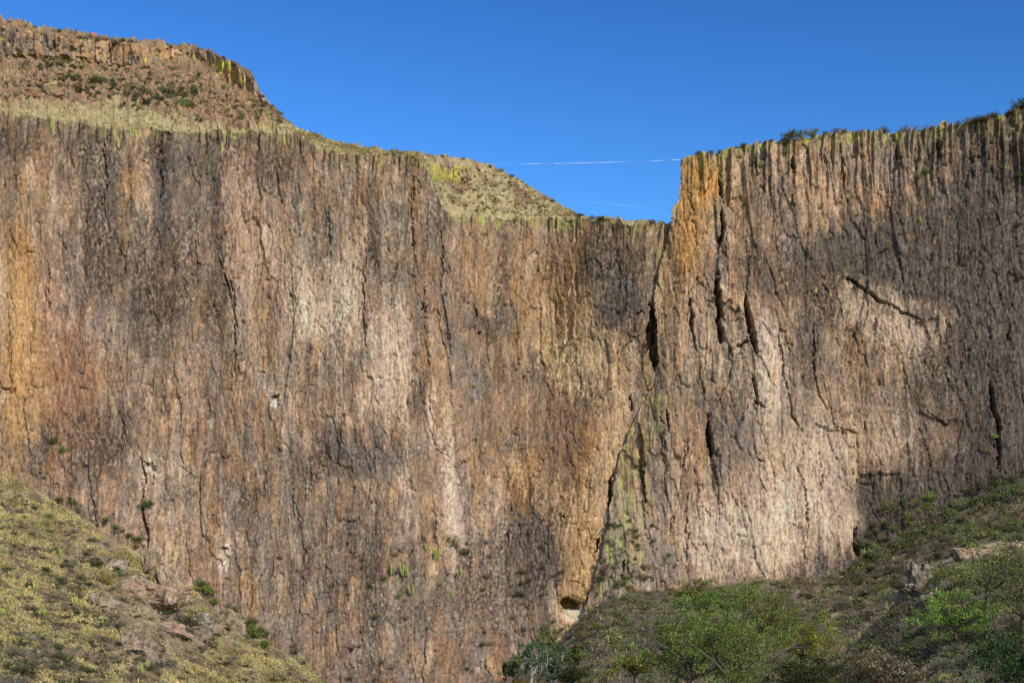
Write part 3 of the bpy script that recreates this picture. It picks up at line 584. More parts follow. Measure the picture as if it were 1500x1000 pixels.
# ------------------------------------------------------------------ plants
def tubes(paths, n=4):
    """paths: list of (points Nx3, radii N) -> V, F"""
    V = []; F = []; b = 0
    for P, R in paths:
        P = np.array(P, float); m = len(P)
        for i in range(m):
            t = P[min(i+1, m-1)]-P[max(i-1, 0)]; t /= np.linalg.norm(t)+1e-9
            a = np.cross(t, [0.3, .9, .1]); a /= np.linalg.norm(a)+1e-9; c = np.cross(t, a)
            for k in range(n):
                q = 2*np.pi*k/n; V.append(P[i]+R[i]*(np.cos(q)*a+np.sin(q)*c))
        for i in range(m-1):
            for k in range(n):
                F.append((b+i*n+k, b+i*n+(k+1) % n, b+(i+1)*n+(k+1) % n, b+(i+1)*n+k))
        b += m*n
    return np.array(V), np.array(F)
def leaves(C, size, rng, up=.4, asp=.5):
    """one small quad per centre"""
    n = len(C)
    a = rng.randn(n, 3); a[:, 2] = np.abs(a[:, 2])*.6+up; a /= np.linalg.norm(a, axis=1)[:, None]
    b = np.cross(a, rng.randn(n, 3)); b /= np.linalg.norm(b, axis=1)[:, None]+1e-9
    s = size*(.6+.8*rng.rand(n))[:, None]
    V = np.stack([C-a*s*.5-b*s*asp*.15, C-b*s*asp*.5, C+a*s*.5, C+b*s*asp*.5], 1).reshape(-1, 3)
    F = np.arange(4*n).reshape(n, 4)
    tone = np.repeat(.6+.8*rng.rand(n), 4)
    return V, F, np.stack([tone*(1+.12*rng.randn(1)[0]), tone, tone*.95], -1)
def shrub_mesh(seed, leafm, n_tw=16, n_lv=700, ls=.11, spread=.42, twigm=None, bare=.0, squash=.8):
    rng = np.random.RandomState(seed)
    paths = []; ends = []
    for i in range(n_tw):
        az = rng.rand()*2*np.pi; el = .5+.9*rng.rand(); L = .55+.5*rng.rand()
        d = np.array([np.cos(az)*np.cos(el)*1.1, np.sin(az)*np.cos(el)*1.1, np.sin(el)*squash])
        p = [np.zeros(3)+.03*rng.randn(3)*[1, 1, 0]]
        for k in range(4):
            p.append(p[-1]+d*L/4+.04*rng.randn(3))
        r = [.022, .017, .012, .009, .005]; paths.append((p, r)); ends += [p[2], p[3], p[4], p[4]]
        for q in range(3):
            s0 = p[1+rng.randint(3)]; e = s0+.5*(d*.4+.28*rng.randn(3)); mid = (s0+e)/2+.03*rng.randn(3)
            paths.append(([s0, mid, e], [.009, .007, .003])); ends += [mid, e, e]
    tV, tF = tubes(paths, 3)
    ends = np.array(ends)
    if n_lv:
        C = ends[rng.randint(len(ends), size=n_lv)]+rng.randn(n_lv, 3)*.085
        C[:, 2] = np.maximum(C[:, 2], .02)
        lV, lF, lc = leaves(C, ls, rng)
        V = np.concatenate([tV, lV]); F_ = np.concatenate([tF, lF+len(tV)])
        c = np.concatenate([np.ones((len(tV), 3)), lc]); mi = np.r_[np.zeros(len(tF)), np.ones(len(lF))]
    else: V, F_, c, mi = tV, tF, np.ones((len(tV), 3)), np.zeros(len(tF))
    return raw_mesh('shrub', V, F_, [twigm or M_TWIG, leafm], c, mi)
SH = {}
def protos(key, n, *a, **k): SH[key] = [shrub_mesh(hash(key) % 1 + 31*len(SH)+i, *a, **k) for i in range(n)]
protos('dark', 3, L_DARK, n_lv=750); protos('green', 3, L_GREEN, n_lv=900, ls=.12); protos('mid', 3, L_MID, n_lv=800)
protos('grey', 3, L_GREY, n_tw=26, n_lv=420, ls=.09); protos('brown', 3, L_BROWN, n_tw=24, n_lv=480, ls=.10)
protos('twig', 2, L_GREY, n_tw=30, n_lv=110, ls=.07); protos('yel', 2, L_YEL, n_lv=800); protos('orange', 2, L_ORANGE, n_lv=900, ls=.12); protos('blue', 2, L_BLUE, n_lv=900, ls=.12)

REG = []
MIX = {}
def put(name, me, loc, sc, label, cat, group=None, rz=None, sq=1.0, parent=None):
    o = link(name, me)
    if name == 'shrub': REG.append((sc/loc[1]*(1000 if group is None else 1), o))
    s = sc*(1 if isinstance(sc, (int, float)) else 1)
    o.location = loc; o.scale = (s, s, s*sq); o.rotation_euler = (random.uniform(-.1, .1), random.uniform(-.1, .1), random.uniform(0, 6.28) if rz is None else rz)
    tag(o, label, cat, group); return o
def inside(px, py, poly):
    c = False; n = len(poly)
    for i in range(n):
        x0, y0 = poly[i]; x1, y1 = poly[(i+1) % n]
        if ((y0 > py) != (y1 > py)) and (px < (x1-x0)*(py-y0)/((y1-y0) or 1e-9)+x0): c = not c
    return c
def scatter(S, poly, n, kinds, smin, smax, name, label, cat, group, sink=.05, sep=0, maxd=3.5, sq=.9):
    xs = [p[0] for p in poly]; ys = [p[1] for p in poly]; done = []; tries = 0
    while len(done) < n and tries < n*60:
        tries += 1
        px, py = random.uniform(min(xs), max(xs)), random.uniform(min(ys), max(ys))
        if not inside(px, py, poly): continue
        if any((px-a)**2+(py-b)**2 < sep*sep for a, b in done): continue
        p, d = S.at(px, py)
        if d > maxd: continue
        done.append((px, py)); k = random.choice(kinds)
        s = random.uniform(smin, smax); p.z -= sink*s
        put(name, random.choice(SH[k]), p, s, label, cat, group, sq=random.uniform(.75, 1.1)*sq)
def sk(x): return float(ip(SKY, x))
def skr(x): return float(ip(SKYR, x))
# --- shrubs along skylines
def skyline(S, f, x0, x1, n, kinds, smin, smax, label, group, off=1.0):
    for i in range(n):
        x = random.uniform(x0, x1); p, d = S.at(x, f(x)+random.uniform(0, 2)+off)
        s = random.uniform(smin, smax); p.z -= .1*s
        put('shrub', random.choice(SH[random.choice(kinds)]), p, s, label, 'shrub', group, sq=.8)
skyline(S_ME, sk, -20, 310, 26, ['dark', 'brown', 'twig'], 1.0, 2.2, 'low dry shrub on the top edge of the upper mesa band against the sky', 'shrubs on the mesa skyline')
skyline(S_ME, sk, 320, 470, 13, ['dark', 'brown', 'mid'], .8, 1.6, 'small shrub on the steep shoulder descending from the mesa against the sky', 'shrubs on the mesa shoulder')
skyline(S_ME, sk, 600, 840, 14, ['dark', 'brown', 'twig'], .7, 1.5, 'small shrub on the crest of the grassy saddle hill against the sky', 'shrubs on the saddle hill crest')
skyline(S_ME, sk, 850, 975, 15, ['twig', 'brown', 'dark'], 1.0, 2.0, 'thin dry shrub on the rim between saddle hill and notch corner', 'shrubs on the notch rim')
skyline(S_BU, skr, 1012, 1170, 14, ['dark', 'twig', 'mid'], .7, 1.5, 'small shrub on the rising top edge of the right cliff near the notch', 'shrubs on the right rim near the notch', 0)
skyline(S_BU, skr, 1200, 1380, 16, ['brown', 'twig', 'brown'], 1.2, 2.4, 'brownish dry shrub on the level top edge of the right cliff', 'dry shrubs on the right cliff top', 0)
skyline(S_BU, skr, 1390, 1510, 16, ['dark', 'brown'], 1.3, 2.6, 'dark shrub on the far right end of the right cliff top', 'dark shrubs at the right end of the cliff top', 0)
for x, s, k, lab in [(1160, 4.2, 'dark', 'largest dark shrub on the right cliff top, just left of the olive one'), (1184, 3.2, 'mid', 'round olive green shrub on the right cliff top beside the largest dark shrub'), (1326, 2.8, 'brown', 'wide brown shrub standing above the level middle of the right cliff top'), (1417, 2.6, 'brown', 'round brown shrub on the cliff top right of the yellow lichen block'), (1495, 4.5, 'dark', 'big dark shrub at the very right end of the skyline'), (735, 1.6, 'green', 'single green shrub on the crest of the saddle hill'), (178, 1.4, 'green', 'single green spiky shrub in the middle of the mesa skyline')]:
    S, f = (S_BU, skr) if x > 1000 else (S_ME, sk)
    p, d = S.at(x, f(x)+1); p.z -= .15; put('shrub', SH[k][0], p, s, lab, 'shrub', sq=.8)
# --- mesa slope
scatter(S_ME, [(60,95),(110,90),(160,125),(290,130),(280,160),(150,150),(100,130)], 34, ['dark', 'mid', 'dark'], 1.2, 3.4, 'shrub', 'dark green shrub among the boulders in the middle of the mesa slope', 'shrub', 'green shrubs on the mesa slope', sep=5)
scatter(S_ME, [(0,85),(60,95),(100,135),(60,145),(0,145)], 18, ['brown', 'dark'], 1.0, 2.4, 'shrub', 'dark dry shrub on the left end of the mesa slope below the upper band', 'shrub', 'dry shrubs on the left mesa slope', sep=5)
scatter(S_ME, [(0,45),(260,72),(300,85),(250,90),(120,80),(0,75)], 22, ['dark', 'brown'], .8, 2.2, 'shrub', 'dark shrub clinging to the upper rock band of the mesa', 'shrub', 'shrubs on the upper mesa band', sep=5)
scatter(S_ME, [(300,130),(340,130),(420,165),(430,185),(300,178),(280,160)], 22, ['dark', 'brown', 'mid'], .8, 1.8, 'shrub', 'small shrub on the reddish scree below the orange mesa corner', 'shrub', 'shrubs on the scree under the orange corner', sep=5)
scatter(S_ME, [(640,275),(700,240),(760,270),(840,312),(660,312)], 46, ['dark', 'brown', 'mid', 'yel'], .5, 1.3, 'shrub', 'small shrub dotted on the dry grass of the saddle hill', 'shrub', 'shrubs on the saddle hill grass', sep=5)
# --- on the cliff faces
def cling(S, px, py, k, s, lab, group=None, cat='shrub'):
    p, d = S.at(px, py); p.y -= .25; p.z -= .15; return put('shrub', random.choice(SH[k]), p, s, lab, cat, group)
cling(S_CL, 78, 648, 'mid', 2.2, 'green shrub growing out of the orange stained left wall, upper of two'); cling(S_CL, 90, 660, 'green', 2.0, 'green shrub growing out of the orange stained left wall, lower of two')
cling(S_CL, 692, 567, 'green', 1.5, 'single green shrub on the grey rib right of the prow'); cling(S_CL, 217, 742, 'blue', 3.0, 'bluish green shrub in the dark crack above the left hillside')
cling(S_CL, 665, 800, 'brown', 4.0, 'large brownish shrub on the ledge below the pale streak'); cling(S_CL, 682, 812, 'dark', 3.0, 'dark shrub right of the brownish one on the ledge')
cling(S_CL, 543, 366, 'green', .9, 'tiny green shrub high on the pale part of the left wall'); cling(S_CL, 738, 447, 'yel', 1.1, 'tiny yellow green tuft in the upper middle of the recessed wall')
for x, y in [(760,488),(822,487),(758,542),(845,525),(757,628),(810,657),(655,430)]:
    cling(S_CL, x, y, 'yel', .8, 'tiny yellow green tuft on the recessed wall', 'tufts on the recessed wall')
for x, y, s in [(1090,300,1.2),(1110,255,1.2),(1112,245,1.6),(1160,300,1.2),(1250,230,1.3),(1355,255,2.2),(1345,262,2.),(1300,365,1.),(1368,292,1.3),(1310,250,1.4),(1155,210,2.4),(1150,225,2.),(1490,330,1.8),(1492,260,2.)]:
    cling(S_BU, x, y, random.choice(['dark', 'mid']), s, 'dark shrub rooted in the upper half of the right cliff face', 'shrubs on the upper right cliff face')
for x, y in [(1470,247),(1205,300),(1190,272),(1145,395),(1190,425),(1247,289),(1345,325),(1388,393),(1220,350),(1248,383),(1239,388),(1256,316),(1370,342),(1247,484),(1480,280)]:
    cling(S_BU, x, y, 'yel', random.uniform(.7, 1.1), 'tiny yellow green tuft on the right cliff face', 'tufts on the right cliff face')
for x, y, s, k in [(1362,733,3.2,'green'),(1355,745,2.4,'green'),(1450,716,1.8,'yel'),(1455,640,1.6,'green'),(1442,660,1.3,'yel')]:
    cling(S_BU, x, y, k, s, 'bright green shrub low on the dark right end of the right cliff', 'bright shrubs low on the right cliff')
for x, y in [(1330,760),(1300,745),(1380,760),(1400,740),(1420,755),(1440,735),(1470,745),(1490,720),(1340,790),(1460,700),(1310,775),(1280,770),(1500,750),(1410,770),(1360,770),(1260,800),(1285,815)]:
    cling(S_BU, x, y, random.choice(['dark', 'mid', 'brown']), random.uniform(1.8, 3.4), 'dark bush against the dark lower right corner of the right cliff', 'dark bushes at the lower right of the cliff')
for i in range(44):
    x = random.uniform(400, 760); y = random.uniform(790, 1000)
    if y > 870+.5*(x-400) and x < 500: continue
    cling(S_CL, x, y, random.choice(['dark', 'brown', 'brown', 'grey', 'mid']), random.uniform(.8, 2.0), 'small scrubby bush on the broken lower part of the left wall', 'bushes on the lower left wall')
for i in range(26):
    x = random.uniform(750, 835); y = random.uniform(830, 930)
    cling(S_CL, x, y, random.choice(['dark', 'brown', 'grey']), random.uniform(1.0, 2.2), 'greyish bush on the wall foot left of the cave', 'bushes left of the cave')
for i in range(30):
    y = random.uniform(760, 870); x = ip(EDGE, y)+random.uniform(2, 75)
    cling(S_BU, float(x), y, random.choice(['dark', 'brown', 'mid']), random.uniform(1.0, 2.2), 'dark bush among the lichen streaked ribs right of the cave', 'bushes among the lichen ribs')
# --- left hillside
HP = [(-10,700),(60,728),(200,815),(300,885),(400,955),(470,1000),(-10,1010)]
scatter(S_HI, HP, 90, ['grey', 'brown', 'twig'], .7, 1.6, 'shrub', 'small leafless grey shrub on the straw coloured left hillside', 'shrub', 'grey shrubs on the left hillside', sep=7, sq=.7)
scatter(S_HI, [(-10,930),(60,920),(130,980),(120,1010),(-10,1010)], 20, ['grey', 'twig', 'dark'], 1.2, 2.0, 'shrub', 'larger grey bush in the lower left corner of the hillside', 'shrub', 'grey bushes in the lower left corner', sep=6, sq=.8)
scatter(S_HI, [(30,740),(200,820),(320,910),(400,970),(100,1000),(0,840)], 28, ['dark', 'mid'], .8, 1.7, 'shrub', 'rounded dark green shrub on the left hillside', 'shrub', 'dark green shrubs on the left hillside', sep=14, sq=.8)
for x, y, s, k, lab in [(137,830,2.6,'dark','darkest round bush in the middle of the left hillside'),(148,855,2.2,'orange','rusty grass clump below the darkest round bush'),(370,935,2.4,'green','bright green bush on the lower end of the ridge line'),(365,925,2.2,'green','bright green bush just above the one on the lower ridge line'),(385,948,1.8,'green','lowest bright green bush on the ridge line'),(275,915,2.6,'dark','olive bush beside the dark rock hollow')]:
    p, d = S_HI.at(x, y); p.z -= .1; put('shrub', SH[k][1 if k != 'dark' else 0], p, s, lab, 'shrub', sq=.8)
for i in range(46):  # bushes on the far side of the ridge
    x = random.choice([random.uniform(80, 210), random.uniform(250, 480), random.uniform(250, 480)]); y = float(ip(LR, x))
    Y = 330; s = random.uniform(1.0, 3.2)*(1 if x > 250 else .7)
    p = Vector(at(x+random.uniform(0, 14), y-random.uniform(-8, 8), Y+random.uniform(-10, 10)))
    p2, d = S_CL.at(x+4, y-random.uniform(2, 18)); p2.y -= .6
    put('shrub', random.choice(SH[random.choice(['mid', 'dark', 'brown', 'green', 'mid'])]), p2, s, 'green bush at the cliff foot showing just above the left ridge line', 'shrub', 'bushes behind the left ridge line', sq=.8)
# cacti
def cactus_mesh(seed, n=8):
    rng = np.random.RandomState(seed); paths = []
    for i in range(n):
        a = rng.rand()*6.28; r0 = .05+.2*rng.rand(); h = .6+.5*rng.rand()
        b = np.array([np.cos(a)*r0, np.sin(a)*r0, 0]); o_ = np.array([np.cos(a), np.sin(a), 0])*.16*rng.rand()
        pts = [b, b+o_*.7+[0, 0, h*.2], b+o_+[0, 0, h*.5], b+o_*1.1+[0, 0, h*.9], b+o_*1.1+[0, 0, h]]
        paths.append((pts, [.03, .042, .045, .04, .01]))
    V, Fc = tubes(paths, 7); return raw_mesh('cactus', V, Fc, [M_CACT], np.ones((len(V), 3))*(.8+.4*rng.rand(len(V), 1)))
CM = [cactus_mesh(90+i, 6+2*i) for i in range(3)]
hc = [(55,775),(35,740),(90,750),(97,757),(52,862),(110,883),(182,860),(148,915),(3,900),(180,990),(60,905),(90,812),(150,790),(290,895),(300,895),(320,945),(330,905),(350,950),(205,985),(215,980),(15,770),(120,930),(195,880),(350,955),(440,960),(470,955)]
for x, y in hc:
    p, d = S_HI.at(x, y); put('cactus', random.choice(CM), p, random.uniform(.7, 1.35), 'yellow green clustered cactus on the straw left hillside', 'cactus', 'cacti on the left hillside', rz=random.uniform(0, 6))
for x, y, s in [(575,836,3.0),(593,838,3.4),(640,812,3.),(655,788,2.4),(602,865,2.8),(625,802,1.8),(675,838,2.2),(662,872,1.8)]:
    p, d = S_CL.at(x, y); p.y -= .7; p.z -= .3*s; put('cactus', random.choice(CM), p, s, 'pale yellow green columnar cactus standing on ledges of the lower left wall', 'cactus', 'cacti on the lower wall ledges', rz=random.uniform(0, 6))
for x, y, s in [(933,938,1.6),(945,945,1.5),(890,940,1.5),(925,952,1.7)]:
    p, d = S_TA.at(x, y); put('cactus', random.choice(CM), p, s, 'pale columnar cactus on the brushy slope below the lichen ribs', 'cactus', 'cacti on the brushy slope', rz=random.uniform(0, 6))

# --- talus shrubs
scatter(S_TA, [(840,905),(900,870),(1000,865),(1000,925),(900,960),(830,950)], 90, ['dark', 'brown', 'mid', 'grey'], 1.1, 2.6, 'shrub', 'low mixed bush on the slope between the cave and the green trees', 'shrub', 'bushes on the slope below the cave', sep=4)
scatter(S_TA, [(1000,865),(1190,850),(1260,842),(1330,800),(1400,775),(1500,740),(1510,800),(1380,815),(1300,890),(1240,930),(1000,930)], 150, ['dark', 'brown', 'mid', 'brown', 'grey'], 1.3, 3.0, 'shrub', 'dull green bush on the slope along the foot of the right cliff', 'shrub', 'bushes along the foot of the right cliff', sep=4)
scatter(S_TA, [(820,950),(1000,930),(1250,930),(1220,1010),(800,1010)], 80, ['grey', 'twig', 'grey', 'mid'], 1.1, 2.4, 'shrub', 'pale grey twiggy bush low on the brushy slope', 'shrub', 'pale twiggy bushes at the bottom of the slope', sep=4)
scatter(S_KN, [(1230,965),(1310,900),(1385,830),(1500,800),(1510,1010),(1180,1010)], 120, ['grey', 'twig', 'brown', 'mid', 'grey'], .7, 1.7, 'shrub', 'grey and brown brush on the near knoll', 'shrub', 'brush on the near knoll', sep=7)
scatter(S_KN, [(1400,840),(1500,815),(1510,1000),(1440,990),(1380,900)], 40, ['dark', 'mid', 'dark'], 1.2, 2.4, 'shrub', 'dark green bush on the right end of the near knoll', 'shrub', 'dark bushes on the near knoll', sep=8)

# --- grass (stuff)
def grass_mesh(name, S, poly, n, h, mat, blades=11, seed=1, dens=None, lean=.35):
    rng = np.random.RandomState(seed)
    pj = np.array([inside(a, b, poly) for a, b in zip(S.px, S.py)]) if len(S.px) < 3e5 else None
    idx = np.nonzero(pj)[0]; g = S.g[idx]
    wgt = g[:, 1]*0+1.
    if dens is not None: wgt = dens(S.px[idx], S.py[idx], g)
    pick = rng.choice(len(g), n, p=wgt/wgt.sum())
    B = g[pick]+rng.randn(n, 3)*[.25, .35, 0]; B[:, 2] -= .03
    B = np.repeat(B, blades, 0); m = len(B)
    hh = h*(.35+1.1*np.repeat(rng.rand(n)**1.8, blades))*(.8+.5*ss(-.4, .5, fbm(B[:, 0]/6, B[:, 1]/8, 3, 955)))*(.6+.6*rng.rand(m))
    az = rng.rand(m)*6.283; tilt = np.abs(rng.randn(m))*lean+.12
    d = np.stack([np.cos(az)*np.sin(tilt), np.sin(az)*np.sin(tilt), np.cos(tilt)], -1)
    side = np.stack([-np.sin(az), np.cos(az), 0*az], -1)
    wd = (h*.085*(1+rng.rand(m)))[:, None]
    b0 = B+d*0+rng.randn(m, 3)*[.06, .06, 0]
    tip = b0+d*hh[:, None]; mid = b0+d*(hh*.55)[:, None]
    V = np.stack([b0-side*wd*.6, b0+side*wd*.6, mid+side*wd, tip, mid-side*wd], 1)
    V[:, 3, 2] -= (hh*.12)
    V = V.reshape(-1, 3)
    F5 = np.arange(5*m).reshape(m, 5)
    tn = np.repeat(np.repeat(.65+.6*rng.rand(n), blades)*(.85+.3*rng.rand(m)), 5)
    hue = np.repeat(np.repeat(rng.rand(n), blades), 5)
    tn = tn*np.repeat(.72+.5*ss(-.5, .5, fbm(B[:, 0]/5, B[:, 1]/7, 3, 957)), 5)
    cols = np.stack([tn*(1+.12*(hue-.5)), tn, tn*(1-.3*(hue-.5))], -1)
    return link(name, raw_mesh(name, V, F5, [mat], cols))
dn = lambda px, py, g: np.clip(.25+1.2*(fbm(g[:, 0]/4.5, g[:, 1]/6, 4, 70)*-1+.15)-.9*blobs([(150,800,40,26,.8),(230,890,60,36,1.2),(200,960,50,30,.9),(300,930,60,30,.9),(60,960,70,30,.6)], px, py), .03, 1.5)
o = grass_mesh('grass', S_HI, [(-30,672),(0,690),(130,766),(260,850),(350,919),(480,1000),(490,1015),(-30,1015)], 32000, .40, M_GRASS, 7, 3, dn)
tag(o, 'straw coloured bunch grass covering the left hillside', 'grass', kind='stuff')
o = grass_mesh('grass', S_ME, [(0,158),(60,160),(110,153),(160,159),(220,168),(270,180),(430,188),(560,216),(700,234),(760,262),(850,317),(700,316),(640,290),(615,240),(480,222),(420,192),(250,192),(160,185),(0,170)], 4600, .62, M_GRASS, 7, 4, lambda px, py, g: np.clip(1.0-.8*ss(615, 640, px)*ss(312, 300, py)+1.3*fbm(g[:, 0]/5, g[:, 1]/8, 3, 951), .05, 2))
tag(o, 'pale dry grass on the ledges above the cliff', 'grass', kind='stuff')
M_DRY = leaf_mat('dry slope grass', (.36, .295, .165), .1, .3)
o = grass_mesh('dry_grass', S_KN, [(1180,1000),(1310,895),(1385,825),(1510,795),(1510,1015),(1180,1015)], 9000, .26, M_DRY, 9, 5)
tag(o, 'dry greyish grass between the brush on the near knoll', 'grass', kind='stuff')
o = grass_mesh('dry_grass', S_TA, [(780,960),(850,900),(1000,865),(1260,840),(1400,760),(1510,720),(1510,1015),(780,1015)], 7000, .9, M_DRY, 8, 6)
tag(o, 'dull dry grass on the slope under the right cliff', 'grass', kind='stuff')

# --- trees
def tree(px, py, Y, h, w_, leafm, label, seed, trunkm=None, n_lv=7000, ls=.2, group=None, open_=.0, base_z=None, lean=0, trunkh=.3, cat='tree'):
    rng = np.random.RandomState(seed)
    loc = Vector(at(px, py, Y))
    root = bpy.data.objects.new('tree', None); COL.objects.link(root); root.location = loc
    tag(root, label, cat, group)
    paths = []; ends = []
    tt = np.array([lean*h, 0, trunkh*h])
    trunk = [np.zeros(3), tt*.5+rng.randn(3)*.1, tt]
    R0 = .035*h
    paths.append((trunk, [R0, R0*.8, R0*.7]))
    for i in range(9):
        az = i*2.4+rng.rand(); el = .35+.8*rng.rand()
        L = (.45+.3*rng.rand())
        d = np.array([np.cos(az)*np.cos(el)*w_*.62, np.sin(az)*np.cos(el)*w_*.62, np.sin(el)*h*(.95-trunkh)])
        s0 = tt*(.7+.3*rng.rand()); p = [s0]
        for k in range(4): p.append(p[-1]+d*L/2.6+rng.randn(3)*.05*h*[1, 1, .5])
        paths.append((p, [R0*.5, R0*.4, R0*.28, R0*.18, R0*.08])); ends += [p[2], p[3], p[4], p[4]]
        for q in range(4):
            s1 = p[1+rng.randint(3)]; e = s1+d*.22+rng.randn(3)*[.14*w_, .14*w_, .09*h]; mid = (s1+e)/2+rng.randn(3)*.03*h
            paths.append(([s1, mid, e], [R0*.2, R0*.14, R0*.05])); ends += [e, e, mid]
    tV, tF = tubes(paths, 6)
    link('trunk', raw_mesh('trunk', tV, tF, [trunkm or M_BARK], np.ones((len(tV), 3))*(.8+.4*rng.rand(len(tV), 1)), smooth=True), root)
    ends = np.array(ends)
    cl = ends[rng.randint(len(ends), size=90)]+rng.randn(90, 3)*[.10*w_, .10*w_, .07*h]
    ci = rng.randint(90, size=n_lv)
    C = cl[ci]+rng.randn(n_lv, 3)*[.034*w_+.06, .034*w_+.06, .022*h+.05]
    C[:, 2] = np.maximum(C[:, 2], .03*h)
    lV, lF, lc = leaves(C, ls, rng, up=.5)
    lc = lc*np.repeat((.7+.6*rng.rand(90))[ci], 4)[:, None]
    link('crown', raw_mesh('crown', lV, lF, [leafm], lc), root)
    return root
def on(S, px, py):
    p, d = S.at(px, py); return p.y
# (px, base py, Y, height, width, ...)
T = [
 (1010,1018,128,9.0,8.0,L_MID,'bushy green tree with yellowish tips above the bottom edge, leftmost of the slope trees',0),
 (1075,1022,122,8.6,9.5,L_GREEN,'brightest green tree at the bottom, in the middle of the slope trees',0),
 (1060,965,190,8.0,9,L_GREEN,'wide light green tree directly behind the brightest green tree',0),
 (1125,950,200,10.,8.5,L_MID,'tall airy green tree reaching highest against the pale foot of the right cliff',0),
 (1175,985,160,7.0,7.,L_YEL,'green tree with yellowish leaves right of the brightest green tree',0),
 (1190,1035,110,5.0,7.,L_DARK,'dark green tree at the bottom edge right of the brightest green tree',0),
 (1090,900,255,6.5,10,L_MID,'low spreading green tree close under the pale cliff slabs',0),
 (1035,905,262,6,10,L_YEL,'low yellowish green tree between the slope bushes and the spreading tree',0),
 (1015,885,300,6,8,L_MID,'small dark green round tree at the foot of the right cliff',0),
 (930,1000,165,4.5,4.5,L_YEL,'small yellow green bushy tree standing alone in the pale twigs',0),
 (995,1000,150,7,7.,L_YEL,'olive yellow tree at the left end of the slope trees',0),
 (1445,905,135,8.2,8.6,L_MID,'tree with a dark forked trunk standing on the near knoll',1),
 (1400,935,125,4.6,6.,L_GREEN,'small feathery green tree left of the forked trunk tree',1),
 (1500,925,120,7.5,8.,L_DARK,'dark tree cut by the right edge of the picture on the near knoll',1),
 (1490,1030,80,4.4,5.5,L_DARK,'dark bush tree in the bottom right corner',1),
 (1290,1030,90,3.4,4.4,L_BROWN,'brownish bush tree at the bottom right of centre of the knoll',1),
 (778,1000,300,10,5,L_BLUE,'bluish green ravine tree with pale branches at the foot of the wall',2),
 (808,1012,270,10,6,L_BLUE,'blue green tree filling the ravine, middle of the ravine trees',2),
 (842,975,310,5.5,4,L_MID,'dark green tree at the right side of the ravine below the cave',2),
 (800,962,330,8,4.5,L_MID,'slim green tree highest in the ravine below the cave',2),
 (765,1025,240,4.5,4,L_ORANGE,'rusty orange bushy tree at the bottom of the ravine',2),
 (752,1000,280,6,4,L_BLUE,'grey green tree at the left side of the ravine',2),
 (838,1010,250,5,4.5,L_DARK,'dark low tree at the bottom of the ravine right of the blue green ones',2),
]
for i, (px, py, Y, h, w_, lm, lab, kd) in enumerate(T):
    tree(px, py, Y, h, w_, lm, lab, 500+i, M_PALEBARK if kd == 2 and i in (16, 17) else None, n_lv=7500 if i in (0, 1, 4, 5, 10) else 4200, ls=.20 if Y < 170 else .28 if Y < 260 else .34, trunkh=.42 if lab.startswith('tree with') else .2)

# only the 300 bushes that show largest stay single objects; the others, and the thin undergrowth between them, are one mass
LO = {}
LEAFM = dict(dark=L_DARK, mid=L_MID, grey=L_GREY, brown=L_BROWN, twig=L_GREY, green=L_GREEN, yel=L_YEL)
allm = []
def midx_of(m):
    if m not in allm: allm.append(m)
    return allm.index(m)
for kx, (nt_, nl_, l_) in dict(dark=(7, 210, .19), mid=(7, 210, .19), grey=(16, 120, .13), brown=(14, 150, .15), twig=(20, 40, .1)).items():
    LO[kx] = [shrub_mesh(700+len(LO)*5+q, LEAFM[kx], n_tw=nt_, n_lv=nl_, ls=l_) for q in range(2)]
def arrays(me):
    co = np.zeros(len(me.vertices)*3, np.float32); me.vertices.foreach_get('co', co)
    vi = np.zeros(len(me.loops), np.int32); me.loops.foreach_get('vertex_index', vi)
    mi = np.zeros(len(me.polygons), np.int32); me.polygons.foreach_get('material_index', mi)
    cc = np.zeros(len(me.vertices)*4, np.float32); me.color_attributes['tone'].data.foreach_get('color', cc)
    mm = np.array([midx_of(m) for m in me.materials])
    return co.reshape(-1, 3), vi.reshape(-1, 4), mm[mi], cc.reshape(-1, 4)[:, :3]
ARR = {}
sV, sF, sM, sC = [], [], [], []; sb = 0
def add_mass(me, loc, s, sz, rz):
    global sb
    if me.name not in ARR: ARR[me.name] = arrays(me)
    co_, f, m, c = ARR[me.name]; cs, sn = math.cos(rz), math.sin(rz)
    v = np.empty_like(co_); v[:, 0] = (co_[:, 0]*cs-co_[:, 1]*sn)*s+loc[0]; v[:, 1] = (co_[:, 0]*sn+co_[:, 1]*cs)*s+loc[1]; v[:, 2] = co_[:, 2]*sz+loc[2]
    sV.append(v); sF.append(f+sb); sM.append(m); sC.append(c*random.uniform(.75, 1.25)); sb += len(v)
REG.sort(key=lambda t: -t[0])
for _, o in REG[298:]:
    add_mass(o.data, o.location, o.scale[0], o.scale[2], o.rotation_euler[2]); bpy.data.objects.remove(o)
def mass(S, poly, n, kinds, smin, smax, sq=.8):
    xs = [p[0] for p in poly]; ys = [p[1] for p in poly]; k = 0; t = 0
    while k < n and t < 30*n:
        t += 1
        px, py = random.uniform(min(xs), max(xs)), random.uniform(min(ys), max(ys))
        if not inside(px, py, poly): continue
        if S is S_HI and random.random() > .25+1.6*float(ss(-.1, .5, fbm(np.array([px/40.]), np.array([py/26.]), 3, 71))[0]): continue
        p, d = S.at(px, py)
        if d > 4: continue
        k += 1; s_ = random.uniform(smin, smax)
        add_mass(random.choice(LO[random.choice(kinds)]), (p.x, p.y, p.z-.06*s_), s_, s_*sq*random.uniform(.7, 1.2), random.uniform(0, 6.3))
mass(S_TA, [(835,905),(900,868),(1000,862),(1180,846),(1260,838),(1330,790),(1400,765),(1510,705),(1510,800),(1380,820),(1300,890),(1240,930),(820,960)], 1150, ['dark', 'brown', 'grey', 'mid', 'brown'], 1.0, 2.6)
